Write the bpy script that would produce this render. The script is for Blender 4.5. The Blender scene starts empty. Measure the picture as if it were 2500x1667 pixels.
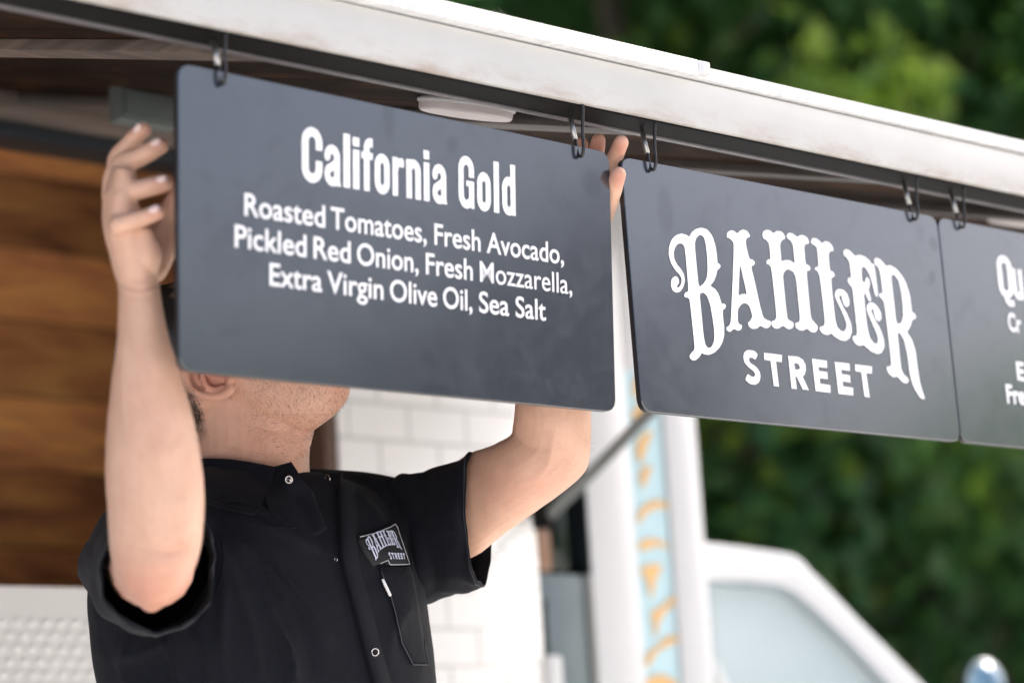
import bpy, bmesh, math, random
import numpy as np
from mathutils import Vector, Matrix, geometry, noise
from mathutils.bvhtree import BVHTree
random.seed(7); rng = np.random.default_rng(7)
sc = bpy.context.scene; COL = sc.collection

# ------------------------------------------------------------------ camera
F, CX, CY = 5903.0, 1250.0, 833.5          # focal length and centre in the photo's pixels
CAM = np.array([0, 0, 1.5])
def cam_axes(yaw, pitch, roll):
    f = np.array([math.cos(pitch)*math.cos(yaw), math.cos(pitch)*math.sin(yaw), math.sin(pitch)])
    r = np.array([math.sin(yaw), -math.cos(yaw), 0]); u = np.cross(r, f)
    c, s = math.cos(roll), math.sin(roll)
    return c*r+s*u, c*u-s*r, f
CR, CU, CF = cam_axes(.8360, .1999, -.0622)
cd = bpy.data.cameras.new('camera'); co = bpy.data.objects.new('camera', cd); COL.objects.link(co)
M = Matrix.Identity(4)
for i in range(3):
    M[i][0], M[i][1], M[i][2], M[i][3] = CR[i], CU[i], -CF[i], CAM[i]
co.matrix_world = M
cd.sensor_width = 36; cd.lens = F/2500*36; cd.clip_start = .05; cd.clip_end = 500
cd.dof.use_dof = True; cd.dof.focus_distance = 2.80; cd.dof.aperture_fstop = 2.4
sc.camera = co

# ------------------------------------------------------------------ light
SUN_EL, SUN_AZ = math.radians(45), math.radians(5)     # azimuth measured from +X towards +Y
w = bpy.data.worlds.new('World'); sc.world = w; w.use_nodes = True
sky = w.node_tree.nodes.new('ShaderNodeTexSky'); sky.sky_type = 'NISHITA'; sky.sun_disc = False
sky.sun_elevation = SUN_EL; sky.sun_rotation = math.pi/2 - SUN_AZ
sky.air_density = .75; sky.dust_density = 6.0; sky.ozone_density = 1.0
bg = w.node_tree.nodes['Background']; bg.inputs[1].default_value = .15
w.node_tree.links.new(sky.outputs[0], bg.inputs[0])
sl = bpy.data.lights.new('sun', 'SUN'); sl.energy = 4.6; sl.angle = math.radians(1); sl.color = (1, .95, .89)
so = bpy.data.objects.new('sun', sl); COL.objects.link(so)
sd = Vector((math.cos(SUN_EL)*math.cos(SUN_AZ), math.cos(SUN_EL)*math.sin(SUN_AZ), math.sin(SUN_EL)))
so.rotation_euler = sd.to_track_quat('Z', 'Y').to_euler(); so.location = sd*30
sc.view_settings.view_transform = 'Standard'; sc.view_settings.look = 'None'
sc.view_settings.exposure = 1.32; sc.view_settings.gamma = 1
sc.render.engine = 'CYCLES'; sc.cycles.use_denoising = True
sc.cycles.max_bounces = 8

# ------------------------------------------------------------------ helpers
def ray(px, py): return CF + CR*(px-CX)/F - CU*(py-CY)/F
def U(px, py, d): return CAM + ray(px, py)*d                      # photo pixel at a depth in metres
def onp(px, py, P0, n):
    d = ray(px, py); n = np.asarray(n, float); return CAM + d*(((np.asarray(P0)-CAM)@n)/(d@n))
def ony(px, py, y): return onp(px, py, (0, y, 0), (0, 1, 0))
def to_px(P):
    d = np.atleast_2d(P)-CAM; z = d@CF
    return np.stack([CX+F*(d@CR)/z, CY-F*(d@CU)/z, z], 1)
def wloc(o):
    return np.zeros(3) if o is None else np.array(o.matrix_basis.translation) + wloc(o.parent)
def tag(o, label=None, cat=None, group=None, kind=None):
    if label: o['label'] = label
    if cat: o['category'] = cat
    if group: o['group'] = group
    if kind: o['kind'] = kind
    return o
def empty(name, loc, *a, **k):
    o = bpy.data.objects.new(name, None); COL.objects.link(o); o.location = loc; o.empty_display_size = .1
    return tag(o, *a, **k)
def obj(name, V, Fs, mat, parent=None, smooth=True, mats=None, mi=None, angle=None):
    V = np.asarray(V, float).reshape(-1, 3)
    if parent is None:
        org = np.array([(V[:, 0].min()+V[:, 0].max())/2, (V[:, 1].min()+V[:, 1].max())/2, V[:, 2].min()])
    else: org = wloc(parent)
    me = bpy.data.meshes.new(name); me.from_pydata((V-org).tolist(), [], [list(map(int, f)) for f in Fs]); me.update()
    o = bpy.data.objects.new(name, me); COL.objects.link(o)
    for m in (mats or [mat]): me.materials.append(m)
    if mi is not None: me.polygons.foreach_set('material_index', np.asarray(mi, np.int32))
    me.polygons.foreach_set('use_smooth', np.full(len(me.polygons), bool(smooth)))
    if parent is None: o.location = org
    else: o.parent = parent
    if angle is not None:
        bm = bmesh.new(); bm.from_mesh(me)
        for e in bm.edges: e.smooth = (len(e.link_faces) == 2 and e.calc_face_angle(9) < angle)
        bm.to_mesh(me); bm.free()
    return o
class MB:
    def __init__(s): s.V = []; s.F = []; s.mi = []
    def add(s, V, Fs, mi=0):
        n = len(s.V); s.V += [tuple(map(float, v)) for v in V]; s.F += [[i+n for i in f] for f in Fs]; s.mi += [mi]*len(Fs); return s
    def box(s, a, b, mi=0):
        (x0, y0, z0), (x1, y1, z1) = a, b
        V = [(x0,y0,z0),(x1,y0,z0),(x1,y1,z0),(x0,y1,z0),(x0,y0,z1),(x1,y0,z1),(x1,y1,z1),(x0,y1,z1)]
        return s.add(V, [(0,3,2,1),(4,5,6,7),(0,1,5,4),(1,2,6,5),(2,3,7,6),(3,0,4,7)], mi)
    def tube(s, pts, r, n=10, closed=False, mi=0):
        V, Fs = tube(pts, r, n, closed); return s.add(V, Fs, mi)
    def obj(s, name, mat, parent=None, bevel=0, smooth=True, mats=None, segs=2):
        o = obj(name, s.V, s.F, mat, parent, smooth, mats, s.mi)
        bm = bmesh.new(); bm.from_mesh(o.data); bmesh.ops.recalc_face_normals(bm, faces=bm.faces)
        if bevel:
            es = [e for e in bm.edges if len(e.link_faces) == 2 and e.calc_face_angle(0) > .5]
            bmesh.ops.bevel(bm, geom=es, offset=bevel, segments=segs, affect='EDGES', profile=.6)
        for e in bm.edges: e.smooth = (len(e.link_faces) == 2 and e.calc_face_angle(9) < .7)
        bm.to_mesh(o.data); bm.free()
        o.data.polygons.foreach_set('use_smooth', np.full(len(o.data.polygons), bool(smooth)))
        return o
def catmull(P, n=8, closed=False):
    P = np.asarray(P, float); m = len(P); out = []
    for i in range(m if closed else m-1):
        if closed: a, b, c, d = P[i-1], P[i], P[(i+1) % m], P[(i+2) % m]
        else: a, b, c, d = P[max(i-1, 0)], P[i], P[i+1], P[min(i+2, m-1)]
        for t in np.arange(n)/n:
            out.append(.5*((2*b)+(-a+c)*t+(2*a-5*b+4*c-d)*t*t+(-a+3*b-3*c+d)*t**3))
    if not closed: out.append(P[-1])
    return np.array(out)
def tube(pts, r, n=10, closed=False):
    pts = np.asarray(pts, float); m = len(pts); r = np.broadcast_to(np.asarray(r, float), (m,))
    tg = np.roll(pts, -1, 0)-np.roll(pts, 1, 0) if closed else np.gradient(pts, axis=0)
    tg /= np.linalg.norm(tg, axis=1)[:, None]+1e-12
    up = np.array([0, 0, 1.]) if abs(tg[0][2]) < .9 else np.array([1., 0, 0])
    x = np.cross(tg[0], up); x /= np.linalg.norm(x); V = []
    for i in range(m):
        x = x-tg[i]*(x@tg[i]); x /= np.linalg.norm(x); y = np.cross(tg[i], x)
        for k in range(n):
            a = 2*math.pi*k/n; V.append(pts[i]+r[i]*(math.cos(a)*x+math.sin(a)*y))
    Fs = []
    for i in range(m if closed else m-1):
        for k in range(n):
            j = (i+1) % m; Fs.append((i*n+k, i*n+(k+1) % n, j*n+(k+1) % n, j*n+k))
    if not closed: Fs += [tuple(range(n))[::-1], tuple((m-1)*n+k for k in range(n))]
    return V, Fs
def capsule(pts, r, n=16, sub=5):
    """tapered round limb through joints, rounded at both ends"""
    P = catmull(np.column_stack([np.asarray(pts, float), r]), sub)
    a, b = P[0], P[-1]; da = a[:3]-P[1][:3]; da /= np.linalg.norm(da); db = b[:3]-P[-2][:3]; db /= np.linalg.norm(db)
    ends = [np.append(a[:3]+da*a[3]*math.sin(t), a[3]*math.cos(t)) for t in (1.45, 1.1, .7, .35)]
    ende = [np.append(b[:3]+db*b[3]*math.sin(t), b[3]*math.cos(t)) for t in (.35, .7, 1.1, 1.45)]
    Q = np.array(ends+list(P)+ende); return tube(Q[:, :3], Q[:, 3], n)
def loft(secs, n=28, sub=5, caps=True):
    """secs: (A px, B px, depth, half depth in m, [dx of the depth axis in px]); rings ellipses, spline between"""
    S = catmull(np.array([list(a)+list(b)+[d, h, (x[0] if x else 0)] for a, b, d, h, *x in secs], float), sub)
    V = []
    for ax, ay, bx, by, d, h, dx in S:
        A, B = U(ax, ay, d), U(bx, by, d); c = (A+B)/2; e1 = (A-B)/2
        v = ray((ax+bx)/2, (ay+by)/2); v /= np.linalg.norm(v); e2 = v*h + CR*dx*d/F
        for k in range(n):
            t = 2*math.pi*k/n; V.append(c+e1*math.cos(t)+e2*math.sin(t))
    m = len(S); Fs = [(i*n+k, i*n+(k+1) % n, (i+1)*n+(k+1) % n, (i+1)*n+k) for i in range(m-1) for k in range(n)]
    if caps: Fs += [tuple(range(n))[::-1], tuple((m-1)*n+k for k in range(n))]
    return V, Fs
def ellipsoid(c, ax, n=20, m=14):
    c = np.asarray(c, float); ax = np.asarray(ax, float); V = []
    for i in range(1, m):
        t = math.pi*i/m
        for k in range(n):
            p = 2*math.pi*k/n; V.append(c+ax*np.array([math.sin(t)*math.cos(p), math.sin(t)*math.sin(p), math.cos(t)]))
    V += [c+ax*np.array([0, 0, 1.]), c-ax*np.array([0, 0, 1.])]; N = (m-1)*n
    Fs = [(i*n+k, (i+1)*n+k, (i+1)*n+(k+1) % n, i*n+(k+1) % n) for i in range(m-2) for k in range(n)]
    Fs += [(N, k, (k+1) % n) for k in range(n)]+[(N+1, (m-2)*n+(k+1) % n, (m-2)*n+k) for k in range(n)]
    return V, Fs
def fuse(parts, voxel, smooth=6, fac=.5):
    """union of overlapping closed shapes as one continuous surface"""
    mb = MB()
    for V, Fs in parts: mb.add(V, Fs)
    me = bpy.data.meshes.new('fuse'); me.from_pydata(mb.V, [], mb.F); me.update()
    bm = bmesh.new(); bm.from_mesh(me)
    for isl in islands(bm): bmesh.ops.recalc_face_normals(bm, faces=isl)
    bm.to_mesh(me); bm.free()
    o = bpy.data.objects.new('fuse', me); COL.objects.link(o)
    md = o.modifiers.new('r', 'REMESH'); md.mode = 'VOXEL'; md.voxel_size = voxel
    if smooth:
        ms = o.modifiers.new('s', 'SMOOTH'); ms.iterations = smooth; ms.factor = fac
    dg = bpy.context.evaluated_depsgraph_get(); dg.update()
    m2 = bpy.data.meshes.new_from_object(o.evaluated_get(dg))
    V = np.zeros(len(m2.vertices)*3); m2.vertices.foreach_get('co', V); V = V.reshape(-1, 3)
    N = np.zeros(len(m2.vertices)*3); m2.vertices.foreach_get('normal', N); N = N.reshape(-1, 3)
    Fs = [tuple(p.vertices) for p in m2.polygons]
    bpy.data.objects.remove(o); bpy.data.meshes.remove(me); bpy.data.meshes.remove(m2)
    return V, N, Fs
def islands(bm):
    seen = set(); out = []
    for f in bm.faces:
        if f in seen: continue
        st = [f]; seen.add(f); isl = []
        while st:
            g = st.pop(); isl.append(g)
            for e in g.edges:
                for h in e.link_faces:
                    if h not in seen: seen.add(h); st.append(h)
        out.append(isl)
    return out
def sheet(rows, n=6, thick=.0012):
    """cloth panel from a grid of (px,py,depth) control points, with real thickness"""
    R = [catmull(np.array(r, float), n) for r in rows]; G = np.array(R)
    G = np.stack([catmull(G[:, j], n) for j in range(G.shape[1])], 1)
    a, b = G.shape[:2]; P = np.array([[U(*q) for q in r] for r in G])
    du = np.gradient(P, axis=0); dv = np.gradient(P, axis=1); N = np.cross(du, dv); N /= np.linalg.norm(N, axis=2)[..., None]+1e-12
    if (N[a//2, b//2]@CF) > 0: N = -N
    V = list((P+N*thick).reshape(-1, 3))+list((P-N*thick).reshape(-1, 3)); o = a*b; Fs = []
    I = lambda i, j: i*b+j
    for i in range(a-1):
        for j in range(b-1):
            q = (I(i, j), I(i+1, j), I(i+1, j+1), I(i, j+1)); Fs += [q, tuple(x+o for x in q[::-1])]
    edge = [I(0, j) for j in range(b)]+[I(i, b-1) for i in range(1, a)]+[I(a-1, j) for j in range(b-2, -1, -1)]+[I(i, 0) for i in range(a-2, 0, -1)]
    for k in range(len(edge)):
        p, q = edge[k], edge[(k+1) % len(edge)]; Fs.append((p, q, q+o, p+o))
    return V, Fs

# ------------------------------------------------------------------ materials
def mat(name, color, rough=.5, metal=0, var=0, scale=8, bump=0, bscale=40, spec=.5, color2=None, sss=0, stretch=(1, 1, 1), sheen=0, detail=6):
    m = bpy.data.materials.new(name); m.use_nodes = True; nt = m.node_tree; b = nt.nodes['Principled BSDF']
    c1 = (*color, 1); b.inputs['Base Color'].default_value = c1
    b.inputs['Roughness'].default_value = rough; b.inputs['Metallic'].default_value = metal
    b.inputs['Specular IOR Level'].default_value = spec
    if sheen: b.inputs['Sheen Weight'].default_value = sheen; b.inputs['Sheen Roughness'].default_value = .5
    tc = nt.nodes.new('ShaderNodeTexCoord'); mp = nt.nodes.new('ShaderNodeMapping'); mp.inputs['Scale'].default_value = stretch
    nt.links.new(tc.outputs['Object'], mp.inputs[0])
    if var or color2:
        c2 = (*(color2 or [c*(1-var) for c in color]), 1)
        nz = nt.nodes.new('ShaderNodeTexNoise'); nz.inputs['Scale'].default_value = scale; nz.inputs['Detail'].default_value = detail
        rp = nt.nodes.new('ShaderNodeValToRGB'); rp.color_ramp.elements[0].position = .35; rp.color_ramp.elements[1].position = .65
        rp.color_ramp.elements[0].color = c2; rp.color_ramp.elements[1].color = c1
        nt.links.new(mp.outputs[0], nz.inputs[0]); nt.links.new(nz.outputs[0], rp.inputs[0]); nt.links.new(rp.outputs[0], b.inputs['Base Color'])
    if bump:
        nb = nt.nodes.new('ShaderNodeTexNoise'); nb.inputs['Scale'].default_value = bscale; nb.inputs['Detail'].default_value = 5
        bp = nt.nodes.new('ShaderNodeBump'); bp.inputs['Strength'].default_value = bump; bp.inputs['Distance'].default_value = .004
        nt.links.new(mp.outputs[0], nb.inputs[0]); nt.links.new(nb.outputs[0], bp.inputs['Height']); nt.links.new(bp.outputs[0], b.inputs['Normal'])
    return m
def node(nt, typ, **kw):
    n = nt.nodes.new(typ)
    for k, v in kw.items():
        if k in n.inputs: n.inputs[k].default_value = v
        else: setattr(n, k, v)
    return n
def ramp(nt, stops):
    r = nt.nodes.new('ShaderNodeValToRGB'); e = r.color_ramp.elements
    while len(e) < len(stops): e.new(.5)
    for i, (p, c) in enumerate(stops): e[i].position = p; e[i].color = (*c, 1)
    return r
def wood(name, dark, mid, light, plank, along, rough=.5, spec=.4):
    """boards of width `plank` across axis `along`'s partner: knots, grain, a tone per board"""
    m = bpy.data.materials.new(name); m.use_nodes = True; nt = m.node_tree; b = nt.nodes['Principled BSDF']; L = nt.links.new
    tc = node(nt, 'ShaderNodeTexCoord'); sep = node(nt, 'ShaderNodeSeparateXYZ'); L(tc.outputs['Object'], sep.inputs[0])
    ax = 'XYZ'.index(plank[0])
    dv = node(nt, 'ShaderNodeMath', operation='DIVIDE'); dv.inputs[1].default_value = plank[1]; L(sep.outputs[ax], dv.inputs[0])
    fl = node(nt, 'ShaderNodeMath', operation='FLOOR'); L(dv.outputs[0], fl.inputs[0])
    fr = node(nt, 'ShaderNodeMath', operation='FRACT'); L(dv.outputs[0], fr.inputs[0])
    wn = node(nt, 'ShaderNodeTexWhiteNoise', noise_dimensions='1D'); L(fl.outputs[0], wn.inputs['W'])
    mp = node(nt, 'ShaderNodeMapping'); s = [9., 9., 9.]; s['XYZ'.index(along)] = 1.7; mp.inputs['Scale'].default_value = s
    L(tc.outputs['Object'], mp.inputs[0])
    va = node(nt, 'ShaderNodeVectorMath', operation='ADD'); L(mp.outputs[0], va.inputs[0]); L(wn.outputs['Color'], va.inputs[1])
    vs = node(nt, 'ShaderNodeVectorMath', operation='SCALE'); vs.inputs['Scale'].default_value = 30; L(wn.outputs['Color'], vs.inputs[0])
    va2 = node(nt, 'ShaderNodeVectorMath', operation='ADD'); L(va.outputs[0], va2.inputs[0]); L(vs.outputs[0], va2.inputs[1])
    nz = node(nt, 'ShaderNodeTexNoise', Scale=1.3, Detail=8, Roughness=.66, Distortion=1.1); L(va2.outputs[0], nz.inputs['Vector'])
    rp = ramp(nt, [(.30, dark), (.5, mid), (.72, light)]); L(nz.outputs[0], rp.inputs[0])
    tone = node(nt, 'ShaderNodeMapRange'); tone.inputs[3].default_value = .55; tone.inputs[4].default_value = 1.35; L(wn.outputs['Value'], tone.inputs[0])
    mul = node(nt, 'ShaderNodeVectorMath', operation='SCALE'); L(rp.outputs[0], mul.inputs[0]); L(tone.outputs[0], mul.inputs['Scale'])
    vo = node(nt, 'ShaderNodeTexVoronoi', Scale=.9); mk = node(nt, 'ShaderNodeMapping'); k = [5., 5., 5.]; k['XYZ'.index(along)] = 2.6; mk.inputs['Scale'].default_value = k
    L(tc.outputs['Object'], mk.inputs[0]); L(mk.outputs[0], vo.inputs['Vector'])
    kr = ramp(nt, [(.13, (.07, .06, .07)), (.30, (1, 1, 1))]); L(vo.outputs['Distance'], kr.inputs[0])
    mx = node(nt, 'ShaderNodeMix', data_type='RGBA', blend_type='MULTIPLY'); mx.inputs[0].default_value = .85
    L(mul.outputs[0], mx.inputs[6]); L(kr.outputs[0], mx.inputs[7])
    gr = ramp(nt, [(.0, (.15, .15, .15)), (.03, (1, 1, 1)), (.97, (1, 1, 1)), (1., (.15, .15, .15))]); L(fr.outputs[0], gr.inputs[0])
    mg = node(nt, 'ShaderNodeMix', data_type='RGBA', blend_type='MULTIPLY'); mg.inputs[0].default_value = 1
    L(mx.outputs[2], mg.inputs[6]); L(gr.outputs[0], mg.inputs[7]); L(mg.outputs[2], b.inputs['Base Color'])
    b.inputs['Roughness'].default_value = rough; b.inputs['Specular IOR Level'].default_value = spec
    bp = node(nt, 'ShaderNodeBump', Strength=.35, Distance=.004); L(gr.outputs[0], bp.inputs['Height']); L(bp.outputs[0], b.inputs['Normal'])
    return m
# ------------------------------------------------------------------ painted metal with grime and rust
def painted(name, color, rough=.4, rust=.0, zrust=None, brushed=False):
    m = bpy.data.materials.new(name); m.use_nodes = True; nt = m.node_tree; b = nt.nodes['Principled BSDF']; L = nt.links.new
    tc = node(nt, 'ShaderNodeTexCoord'); ge = node(nt, 'ShaderNodeNewGeometry')
    n1 = node(nt, 'ShaderNodeTexNoise', Scale=14., Detail=8, Roughness=.65); L(ge.outputs['Position'], n1.inputs['Vector'])
    r1 = ramp(nt, [(.30, tuple(c*.94 for c in color)), (.62, color)]); L(n1.outputs[0], r1.inputs[0]); out = r1.outputs[0]
    if brushed:
        mp = node(nt, 'ShaderNodeMapping'); mp.inputs['Scale'].default_value = (160, 20, 12); L(ge.outputs['Position'], mp.inputs[0])
        nb = node(nt, 'ShaderNodeTexNoise', Scale=1., Detail=4); L(mp.outputs[0], nb.inputs['Vector'])
        rb = ramp(nt, [(.35, (.80, .80, .81)), (.65, (1, 1, 1))]); L(nb.outputs[0], rb.inputs[0])
        mm = node(nt, 'ShaderNodeMix', data_type='RGBA', blend_type='MULTIPLY'); mm.inputs[0].default_value = .8
        L(out, mm.inputs[6]); L(rb.outputs[0], mm.inputs[7]); out = mm.outputs[2]
        bp = node(nt, 'ShaderNodeBump', Strength=.3, Distance=.002); L(nb.outputs[0], bp.inputs['Height']); L(bp.outputs[0], b.inputs['Normal'])
    if rust:
        sp = node(nt, 'ShaderNodeSeparateXYZ'); L(ge.outputs['Position'], sp.inputs[0])
        edge = node(nt, 'ShaderNodeMapRange'); edge.inputs[1].default_value = zrust; edge.inputs[2].default_value = zrust+.030
        edge.inputs[3].default_value = 1; edge.inputs[4].default_value = 0; L(sp.outputs[2], edge.inputs[0])
        mp = node(nt, 'ShaderNodeMapping'); mp.inputs['Scale'].default_value = (9, 9, 30); L(ge.outputs['Position'], mp.inputs[0])
        n2 = node(nt, 'ShaderNodeTexNoise', Scale=1., Detail=9, Roughness=.75); L(mp.outputs[0], n2.inputs['Vector'])
        r2 = ramp(nt, [(.44, (0, 0, 0)), (.68, (1, 1, 1))]); L(n2.outputs[0], r2.inputs[0])
        pw = node(nt, 'ShaderNodeMath', operation='MULTIPLY'); L(edge.outputs[0], pw.inputs[0]); L(r2.outputs[0], pw.inputs[1])
        p2 = node(nt, 'ShaderNodeMath', operation='MULTIPLY'); p2.inputs[1].default_value = rust; L(pw.outputs[0], p2.inputs[0])
        mx = node(nt, 'ShaderNodeMix', data_type='RGBA'); L(p2.outputs[0], mx.inputs[0]); L(out, mx.inputs[6]); mx.inputs[7].default_value = (.23, .11, .045, 1); out = mx.outputs[2]
        # fine black specks
        n3 = node(nt, 'ShaderNodeTexVoronoi', Scale=55.); L(ge.outputs['Position'], n3.inputs['Vector'])
        r3 = ramp(nt, [(.03, (1, 1, 1)), (.06, (0, 0, 0))]); L(n3.outputs['Distance'], r3.inputs[0])
        m3 = node(nt, 'ShaderNodeMix', data_type='RGBA'); p3 = node(nt, 'ShaderNodeMath', operation='MULTIPLY'); p3.inputs[1].default_value = .35
        L(r3.outputs[0], p3.inputs[0]); L(p3.outputs[0], m3.inputs[0]); L(out, m3.inputs[6]); m3.inputs[7].default_value = (.2, .15, .1, 1); out = m3.outputs[2]
    L(out, b.inputs['Base Color']); b.inputs['Roughness'].default_value = rough
    return m
M_white = painted('white_paint', (.515, .51, .49), .42, rust=.65, zrust=2.298)
M_lip = painted('brushed_white_lip', (.70, .71, .71), .38, brushed=True)
M_van = mat('van_white', (.64, .65, .66), .3, var=.04, scale=3)
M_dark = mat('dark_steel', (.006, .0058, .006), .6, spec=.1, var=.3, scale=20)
M_silver = mat('silver_trim', (.22, .21, .22), .4, metal=.6, var=.2, scale=30)
M_rib = mat('awning_rib', (.085, .075, .07), .5, var=.25, scale=9)
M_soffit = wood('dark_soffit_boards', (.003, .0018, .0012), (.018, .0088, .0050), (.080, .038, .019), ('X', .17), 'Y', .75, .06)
M_wall = wood('warm_wall_boards', (.17, .066, .034), (.56, .235, .09), (.86, .46, .14), ('Z', .15), 'X', .45)
M_trim = mat('pale_trim_wood', (.16, .125, .105), .5, color2=(.07, .055, .046), scale=4, stretch=(.5, .5, 30))
M_black = mat('black_gap', (.012, .017, .022), .4)
M_steel = mat('grey_steel', (.17, .20, .195), .32, metal=.65, var=.25, scale=4)

# ------------------------------------------------------------------ ground
M_ground = mat('pale_concrete', (.51, .50, .485), .85, color2=(.44, .43, .415), scale=2.2, bump=.4, bscale=120)
tag(obj('ground', [(-90, -90, 0), (110, -90, 0), (110, 110, 0), (-90, 110, 0)], [(0, 1, 2, 3)], M_ground, smooth=False), kind='structure')

# ------------------------------------------------------------------ food truck
WY = 3.30
truck = empty('food_truck', (2.0, 4.4, 0), 'white food truck with raised awning, open wood-lined hatch, tiled side panel and cab in front', 'food truck')
X_L, X_O, X_T, X_E = -.6, ony(824, 1009, WY)[0], ony(1312, 1350, WY)[0], ony(1712, 1250, WY)[0]
XC0, XC1, XC2 = ony(1446, 1400, WY)[0], ony(1560, 1400, WY)[0], ony(1645, 1400, WY)[0]
ZR = ony(0, 228, WY-.02)[2]+.003; ZT = ony(0, 274, WY-.02)[2]; ZB = ony(0, 327, WY+.01)[2]; ZTOP = 2.985; IY = 4.12
# shell of the box: sill below the hatch, floor, back, roof, ends
mb = MB()
mb.box((X_L, WY, .45), (X_O, WY+.06, 1.20)).box((X_L, WY+.06, .42), (X_E, 5.36, .47))
mb.box((X_L, 5.30, .47), (X_E, 5.36, ZTOP-.041)).box((X_L, WY, ZR+.001), (X_E, WY+.05, ZTOP-.041)).box((X_L, WY, ZTOP-.04), (X_E, 5.36, ZTOP))
mb.box((X_L, WY+.06, .47), (X_L+.05, 5.30, ZTOP-.041)).box((X_E-.05, WY+.062, .47), (X_E, 5.30, ZTOP-.041))
mb.obj('body_shell', M_van, truck, .01)
# tiled side panel
def tile_mat():
    m = bpy.data.materials.new('white_tile'); m.use_nodes = True; nt = m.node_tree; b = nt.nodes['Principled BSDF']; L = nt.links.new
    ge = node(nt, 'ShaderNodeNewGeometry'); sp = node(nt, 'ShaderNodeSeparateXYZ'); L(ge.outputs['Position'], sp.inputs[0])
    cb = node(nt, 'ShaderNodeCombineXYZ'); L(sp.outputs[0], cb.inputs[0]); L(sp.outputs[2], cb.inputs[1])
    br = node(nt, 'ShaderNodeTexBrick'); br.inputs['Scale'].default_value = 1
    br.inputs['Brick Width'].default_value = .136; br.inputs['Row Height'].default_value = .0665
    br.inputs['Mortar Size'].default_value = .0035; br.inputs['Mortar Smooth'].default_value = .3
    br.inputs['Color1'].default_value = (.87, .87, .86, 1); br.inputs['Color2'].default_value = (.84, .845, .845, 1); br.inputs['Mortar'].default_value = (.58, .58, .57, 1)
    L(cb.outputs[0], br.inputs[0]); L(br.outputs[0], b.inputs['Base Color']); b.inputs['Roughness'].default_value = .22
    inv = node(nt, 'ShaderNodeMath', operation='SUBTRACT'); inv.inputs[0].default_value = 1; L(br.outputs['Fac'], inv.inputs[1])
    bp = node(nt, 'ShaderNodeBump', Strength=.5, Distance=.003); L(inv.outputs[0], bp.inputs['Height']); L(bp.outputs[0], b.inputs['Normal'])
    return m
MB().box((X_O, WY, .45), (X_T, WY+.06, ZR)).obj('tiled_panel', tile_mat(), truck, .002)
lz = ony(1325, 1600, WY)[2]
MB().box((X_T-.004, WY-.012, lz-.35), (X_T+.035, WY-.001, lz)).obj('panel_ledge', M_van, truck, .006)
# painted corner: white post, teal strip with ochre scrolls, white corner trim
MB().box((XC0, WY, .45), (XC1, WY+.06, ZR)).obj('corner_post', M_van, truck, .006)
M_teal = mat('teal_paint', (.50, .70, .76), .4, var=.05, scale=5)
ZTL = ony(1560, 905, WY)[2]
MB().box((XC1, WY, ZTL), (XC2, WY+.06, ZR)).obj('corner_post', M_van, truck, .004)
tl = MB().box((XC1+.001, WY+.004, .45), (XC2-.001, WY+.06, ZTL-.001)).obj('teal_strip', M_teal, truck)
MB().box((XC2, WY-.004, .45), (X_E, WY+.06, ZR)).obj('corner_trim', M_van, truck, .006)
S8 = lambda P: [(800+x*.38265, 1067+y*.38265) for x, y in P]
scrolls = [S8(p) for p in (
    [(1975, 60), (2010, 0), (2060, -20), (2025, 90), (2005, 150), (1985, 120)], [(2000, 225), (2060, 190), (2045, 250), (2015, 310)],
    [(2000, 480), (2030, 440), (2090, 410), (2150, 430), (2175, 460), (2110, 452), (2050, 475), (2005, 535)],
    [(1998, 690), (2040, 655), (2110, 660), (2165, 705), (2095, 692), (2030, 715)],
    [(2015, 842), (2120, 830), (2090, 910), (2068, 1005), (2045, 920)],
    [(2080, 1115), (2130, 1088), (2180, 1040), (2235, 1035), (2175, 1095), (2125, 1160), (2100, 1250), (2090, 1180)],
    [(2055, 1380), (2110, 1330), (2170, 1282), (2245, 1290), (2185, 1325), (2110, 1365), (2060, 1450)],
    [(2050, 1560), (2110, 1525), (2160, 1535), (2215, 1580), (2120, 1640), (2055, 1660)],
    [(1960, -150), (1990, -200), (2080, -290), (2110, -300), (2050, -210), (2010, -80), (1985, -60)],
    [(1955, -330), (1990, -390), (2000, -300), (1970, -260)])]
mb = MB()
for p in scrolls:
    pc_ = np.mean(p, 0); q = catmull([(pc_[0]+(a_[0]-pc_[0])*1.22, pc_[1]+(a_[1]-pc_[1])*1.22) for a_ in p], 4, True); Vs = [onp(x, y, (0, WY+.001, 0), (0, 1, 0)) for x, y in q]
    Vs = [v for v in Vs]; n = len(Vs)
    tri = geometry.tessellate_polygon([[Vector((v[0], v[2], 0)) for v in Vs]])
    mb.add(Vs, [t for t in tri])
mb.obj('scroll_painting', mat('ochre_paint', (.76, .48, .20), .45, var=.1), tl, smooth=False)
# hatch header: pale trim and the dark gap below it
MB().box((X_L, WY-.02, ZT), (X_O-.001, WY+.06, ZR-.001)).obj('header_trim', M_trim, truck, .004)
MB().box((X_L, WY+.01, ZB), (X_O-.001, WY+.09, ZT-.001)).obj('shutter_gap', M_black, truck, .003)
MB().box((X_O-.03, WY+.003, 1.2), (X_O-.001, WY+.09, ZB-.001)).obj('hatch_jamb', mat('brown_jamb', (.09, .05, .035), .5), truck, .003)
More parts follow.
